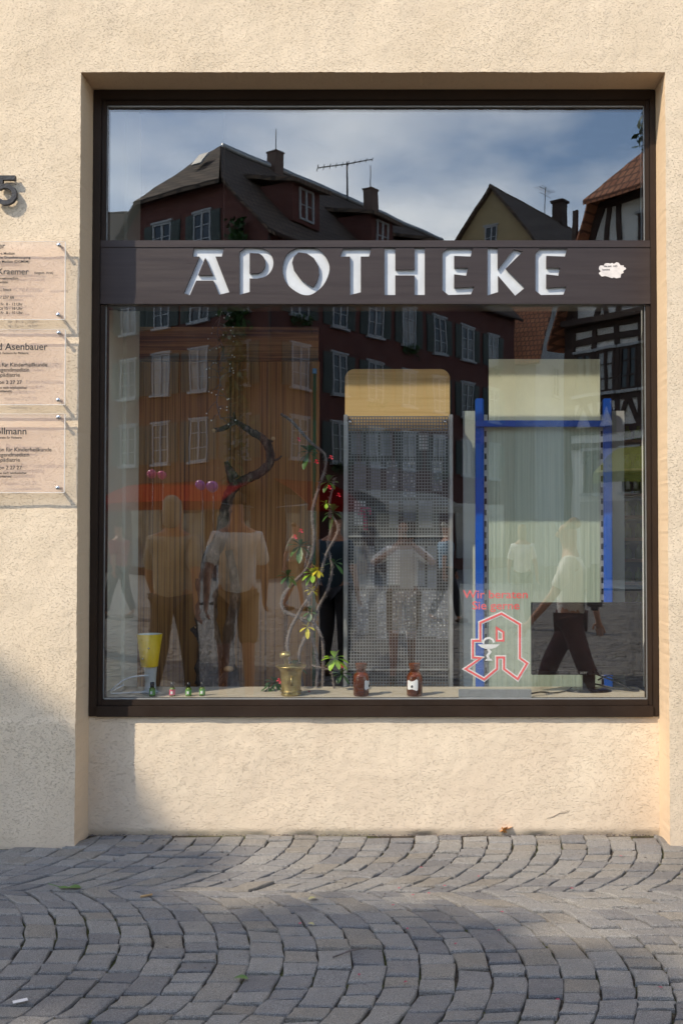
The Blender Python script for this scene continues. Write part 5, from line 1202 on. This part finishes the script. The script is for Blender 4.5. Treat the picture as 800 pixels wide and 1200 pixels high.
# balloons ----------------------------------------------------------------
for px, py, d_, mt, lb_ in ((178, 556, 11, 'balloon_pink', 'left pink balloon of the pair floating near the red awning'), (190.5, 557, 10.5, 'balloon_pink', 'right pink balloon of the pair floating near the red awning'), (236, 569, 11, 'balloon_purple', 'left purple balloon of the dim pair near the red awning'), (249, 570, 12, 'balloon_purple', 'right purple balloon of the dim pair near the red awning')):
    t = 24.0 if mt == 'balloon_pink' else 22.0; q = Rf(px, py, t); r = d_ / 2 / FPX * t * 1.08
    e = empty('balloon', (q.x, q.y, 0), lb_, 'balloon', 'balloons tied up on the square')
    b = MB(); b.lathe([(0.001, -r * 1.12), (r * .12, -r * 1.04)] + [(r * sin(a_), -r * cos(a_)) for a_ in (0.3, .6, .9, 1.2, 1.5, 1.8, 2.1, 2.4, 2.7, 3.0)] + [(0.001, r)], q, 20); b.build('body', mt, e)
    b = MB(); b.tube([(q.x, q.y, 0.05), (q.x + .02, q.y, q.z - r * 1.2)], .004, 4); b.build('string', 'white_wall', e); b = MB(); b.lathe([(.001, 0), (.06, 0), (.06, .05), (.001, .06)], (q.x, q.y, 0), 10); b.build('weight', 'black_plastic', e)

# ================================================================== PEOPLE
def skin_mesh(name, verts, edges, radii, sub=2, root=0):
    me = bpy.data.meshes.new(name); me.from_pydata([tuple(v) for v in verts], edges, []); me.update()
    o = bpy.data.objects.new(name, me); COL.objects.link(o); o.modifiers.new('s', 'SKIN')
    for i, r_ in enumerate(radii):
        sv = me.skin_vertices[0].data[i] if me.skin_vertices else None
        if sv is None: continue
        sv.radius = r_ if isinstance(r_, tuple) else (r_, r_); sv.use_root = (i == root)
    m = o.modifiers.new('u', 'SUBSURF'); m.levels = sub; m.render_levels = sub
    dg = bpy.context.evaluated_depsgraph_get(); r = bpy.data.meshes.new_from_object(o.evaluated_get(dg), depsgraph=dg)
    bpy.data.objects.remove(o); bpy.data.meshes.remove(me)
    r.polygons.foreach_set('use_smooth', [True] * len(r.polygons)); return r
def person(loc, face, H, label, shirt, legs, hair, pose='walk', long_legs=False, phase=1, long_hair=False, bag=None, detail=True, arms=None, group=None, dress=False):
    """face: heading in radians, 0 looks along -y (local)."""
    k = H / 1.75; e = empty('person', (loc[0], loc[1], 0), label, 'person', group, face)
    V = []; E = []; Rr = []
    def add(p, r_, par=None):
        V.append(Vector(p) * k); Rr.append(tuple(x * k for x in r_) if isinstance(r_, tuple) else r_ * k)
        if par is not None: E.append((par, len(V) - 1))
        return len(V) - 1
    pel = add((0, 0, .96), (.155, .11)); ab = add((0, .0, 1.10), (.145, .10), pel); ch = add((0, .0, 1.28), (.165, .115), ab); sh = add((0, 0.01, 1.41), (.13, .085), ch)
    nk = add((0, 0.0, 1.50), .055, sh); h0 = add((0, -.015, 1.575), (.068, .078), nk); h1 = add((0, -.008, 1.655), (.078, .095), h0); h2 = add((0, 0.0, 1.72), (.055, .07), h1)
    if detail:
        add((0, -.125, 1.615), .012, h1)
    st = {'walk': .20, 'stand': .02, 'stride': .30}[pose] * phase
    joints = {}
    for s_ in (-1, 1):
        f = st * s_
        hp = add((.09 * s_, 0, .90), .088, pel); kn = add((.095 * s_, -f * .55 - .03, .50), .058, hp); an = add((.10 * s_, -f * 1.0 + (.06 if f < 0 else 0), .10 + (.03 if f < -.1 else 0)), .036, kn)
        ft = add((.105 * s_, -f - .08, .04), (.036, .03), an); add((.11 * s_, -f - .17, .03), (.034, .022), ft)
        joints[('leg', s_)] = (V[hp], V[kn], V[an])
        sp_ = add((.155 * s_, 0.01, 1.40), .062, sh)
        el, wr = ((.235 * s_, f * .5 + .02, 1.13), (.245 * s_, f * .9 - .05, .90))
        if arms and s_ in arms: el, wr = arms[s_]
        ev = add(el, .040, sp_); wv = add(wr, .026, ev)
        d = (Vector(wr) - Vector(el)).normalized(); sd = d.cross(Vector((0, 1, 0))); sd = sd.normalized() if sd.length > .1 else Vector((1, 0, 0)); up = sd.cross(d)
        pm = add(Vector(wr) + d * .055, (.030, .020), wv); lat = up * 1.0
        for q, (o_, ln) in enumerate(((-.030, .070), (-.010, .082), (.010, .076), (.030, .058))):
            b0 = Vector(wr) + d * .085 + lat * o_; f1 = add(b0, .0095, pm); f2 = add(b0 + d * ln * .55 + sd * .012, .0085, f1); add(b0 + d * ln * .9 + sd * .035, .0075, f2)
        t1 = add(Vector(wr) + d * .045 + lat * -.045, .0105, pm); add(Vector(wr) + d * .085 + lat * -.062, .0085, t1)
        joints[('arm', s_)] = (V[sp_], V[ev], V[wv])
    me = skin_mesh('person', V, E, Rr, 2); body = link('body', me, 'skin', e, None, False)
    # shirt
    SV = [v.copy() for v in (V[pel] + Vector((0, 0, -.10 * k)), V[ab], V[ch], V[sh] + Vector((0, 0, .01 * k)))]; SE = [(0, 1), (1, 2), (2, 3)]; SR = [(.178 * k, .135 * k), (.168 * k, .125 * k), (.185 * k, .135 * k), (.145 * k, .095 * k)]
    if dress: SV = [Vector((0, 0, .55 * k))] + SV; SE = [(0, 1), (1, 2), (2, 3), (3, 4)]; SR = [(.24 * k, .20 * k)] + SR
    n0 = len(SV) - 1
    for s_ in (-1, 1):
        a, b_, c = joints[('arm', s_)]; i0 = len(SV); SV += [a, a.lerp(b_, .5), a.lerp(b_, .88)]; SE += [(n0, i0), (i0, i0 + 1), (i0 + 1, i0 + 2)]; SR += [.078 * k, .068 * k, .066 * k]
    link('shirt', skin_mesh('shirt', SV, SE, SR, 2), shirt, e, None, False)
    # shorts or trousers
    LV = [V[pel] + Vector((0, 0, .02 * k))]; LE = []; LR = [(.140 * k, .112 * k)]
    for s_ in (-1, 1):
        a, b_, c = joints[('leg', s_)]; i0 = len(LV)
        LV += [a, a.lerp(b_, .5), a.lerp(b_, .95)]; LE += [(0, i0), (i0, i0 + 1), (i0 + 1, i0 + 2)]; LR += [.108 * k, .092 * k, .085 * k]
        if long_legs: LV += [b_.lerp(c, .5), b_.lerp(c, .97)]; LE += [(i0 + 2, i0 + 3), (i0 + 3, i0 + 4)]; LR += [.072 * k, .062 * k]
    if not dress: link('trousers' if long_legs else 'shorts', skin_mesh('shorts', LV, LE, LR, 2), legs, e, None, False)
    hv = [Vector((0, .015, 1.665)) * k, Vector((0, .02, 1.715)) * k, Vector((0, -.02, 1.745)) * k]; he = [(0, 1), (1, 2)]; hr = [(.084 * k, .088 * k), (.086 * k, .09 * k), (.06 * k, .07 * k)]
    if long_hair: hv = [Vector((0, .055, 1.50)) * k, Vector((0, .045, 1.58)) * k] + hv; he = [(0, 1), (1, 2), (2, 3), (3, 4)]; hr = [(.06 * k, .04 * k), (.085 * k, .06 * k)] + hr
    link('hair', skin_mesh('hair', hv, he, hr, 2), hair, e, None, False)
    b = MB()
    for s_ in (-1, 1): b.ball(Vector((.030 * s_, -.098, 1.655)) * k, .010 * k, 8, 6)
    b.build('eyes', 'ink', e, 0, None, False)
    for s_ in (-1, 1):
        f = st * s_; b = MB(); p0 = Vector((.105 * s_, -f + .03, .045)) * k; b.ball(p0 + Vector((0, -.08, .0)) * k, .055 * k, 12, 8, (.85, 2.3, .8)); b.build('shoe', 'shoe_brown', e, 0, None, False)
    if bag:
        b = MB(); b.box(-.14 * k, .14 * k, .14 * k, .26 * k, 1.0 * k, 1.38 * k); o = b.build('backpack', bag, None, .03 * k); o.matrix_world = wmat(e); tag(o, 'dark square bag worn on the back of the person in maroon trousers', 'bag')
    return e
def pp(px, t): q = Rf(px, 629, t); return (q.x, q.y)
person(pp(203, 8.35), R(8), 1.80, 'person in a beige shirt and grey hair walking, seen from behind in the glass', 'shirt_beige', 'trousers_dark', 'hair_grey', 'walk', True, 1, True)
person(pp(277, 8.6), R(-12), 1.84, 'person in a white polo shirt and khaki shorts, seen from behind in the glass', 'shirt_white', 'shorts_khaki', 'hair_brown', 'walk', False, -1)
person(pp(392, 10.6), R(20), 1.74, 'person in a dark blue shirt with a dark pack beside the photographer', 'shirt_blue', 'trousers_dark', 'hair_brown', 'stand', True, 1)
# photographer: faces the window, camera at the eye
ph = person((-0.07, -5.10), R(180), 1.66, 'person in a white shirt holding a camera to the face, facing the window', 'shirt_white', 'shorts_khaki', 'hair_brown', 'stride', False, 1, False, None, True,
       {-1: ((-.34, -.10, 1.26), (-.10, -.22, 1.48)), 1: ((.34, -.10, 1.26), (.02, -.24, 1.48))})
b = MB(); b.box(-.07, .07, -4.955, -4.895, CAMZ - .05, CAMZ + .045); b.box(-.03, .03, -4.95, -4.90, CAMZ + .0455, CAMZ + .07)
cmr = b.build('photo_camera', 'black_plastic', None, .006); tag(cmr, 'black photo camera held up by the photographer', 'camera')
b = MB(); b.lathe([(.034, 0), (.036, .05), (.033, .078), (.028, .078), (.026, .06), (.001, .058)], (0, 0, 0), 20, Matrix.Translation((0, -4.895, CAMZ)) @ RG(R(-90), 4, 'X')); b.build('lens', 'black_plastic', cmr)
person(pp(668, 7.7), R(-78), 1.61, 'person in a loose white shirt and maroon trousers walking past at the right', 'shirt_white', 'trousers_maroon', 'hair_blond', 'stride', True, 1, False, 'bag_dark')
person(pp(522, 17), R(70), 1.70, 'person in a light blue shirt further off across the square', 'shirt_sky', 'trousers_dark', 'hair_grey', 'walk', True, 1, detail=False)
person(pp(612, 16), R(10), 1.66, 'person in a white shirt with blond hair standing mid square', 'shirt_white', 'trousers_dark', 'hair_blond', 'stand', True, 1, True, detail=False)
person(pp(140, 18), R(-60), 1.72, 'person in a red shirt walking far left across the square', 'shirt_red', 'trousers_dark', 'hair_brown', 'walk', True, -1, detail=False)
person(pp(345, 20), R(100), 1.75, 'person in a beige shirt walking far off before the red awning', 'shirt_beige', 'shorts_khaki', 'hair_brown', 'walk', False, 1, detail=False)
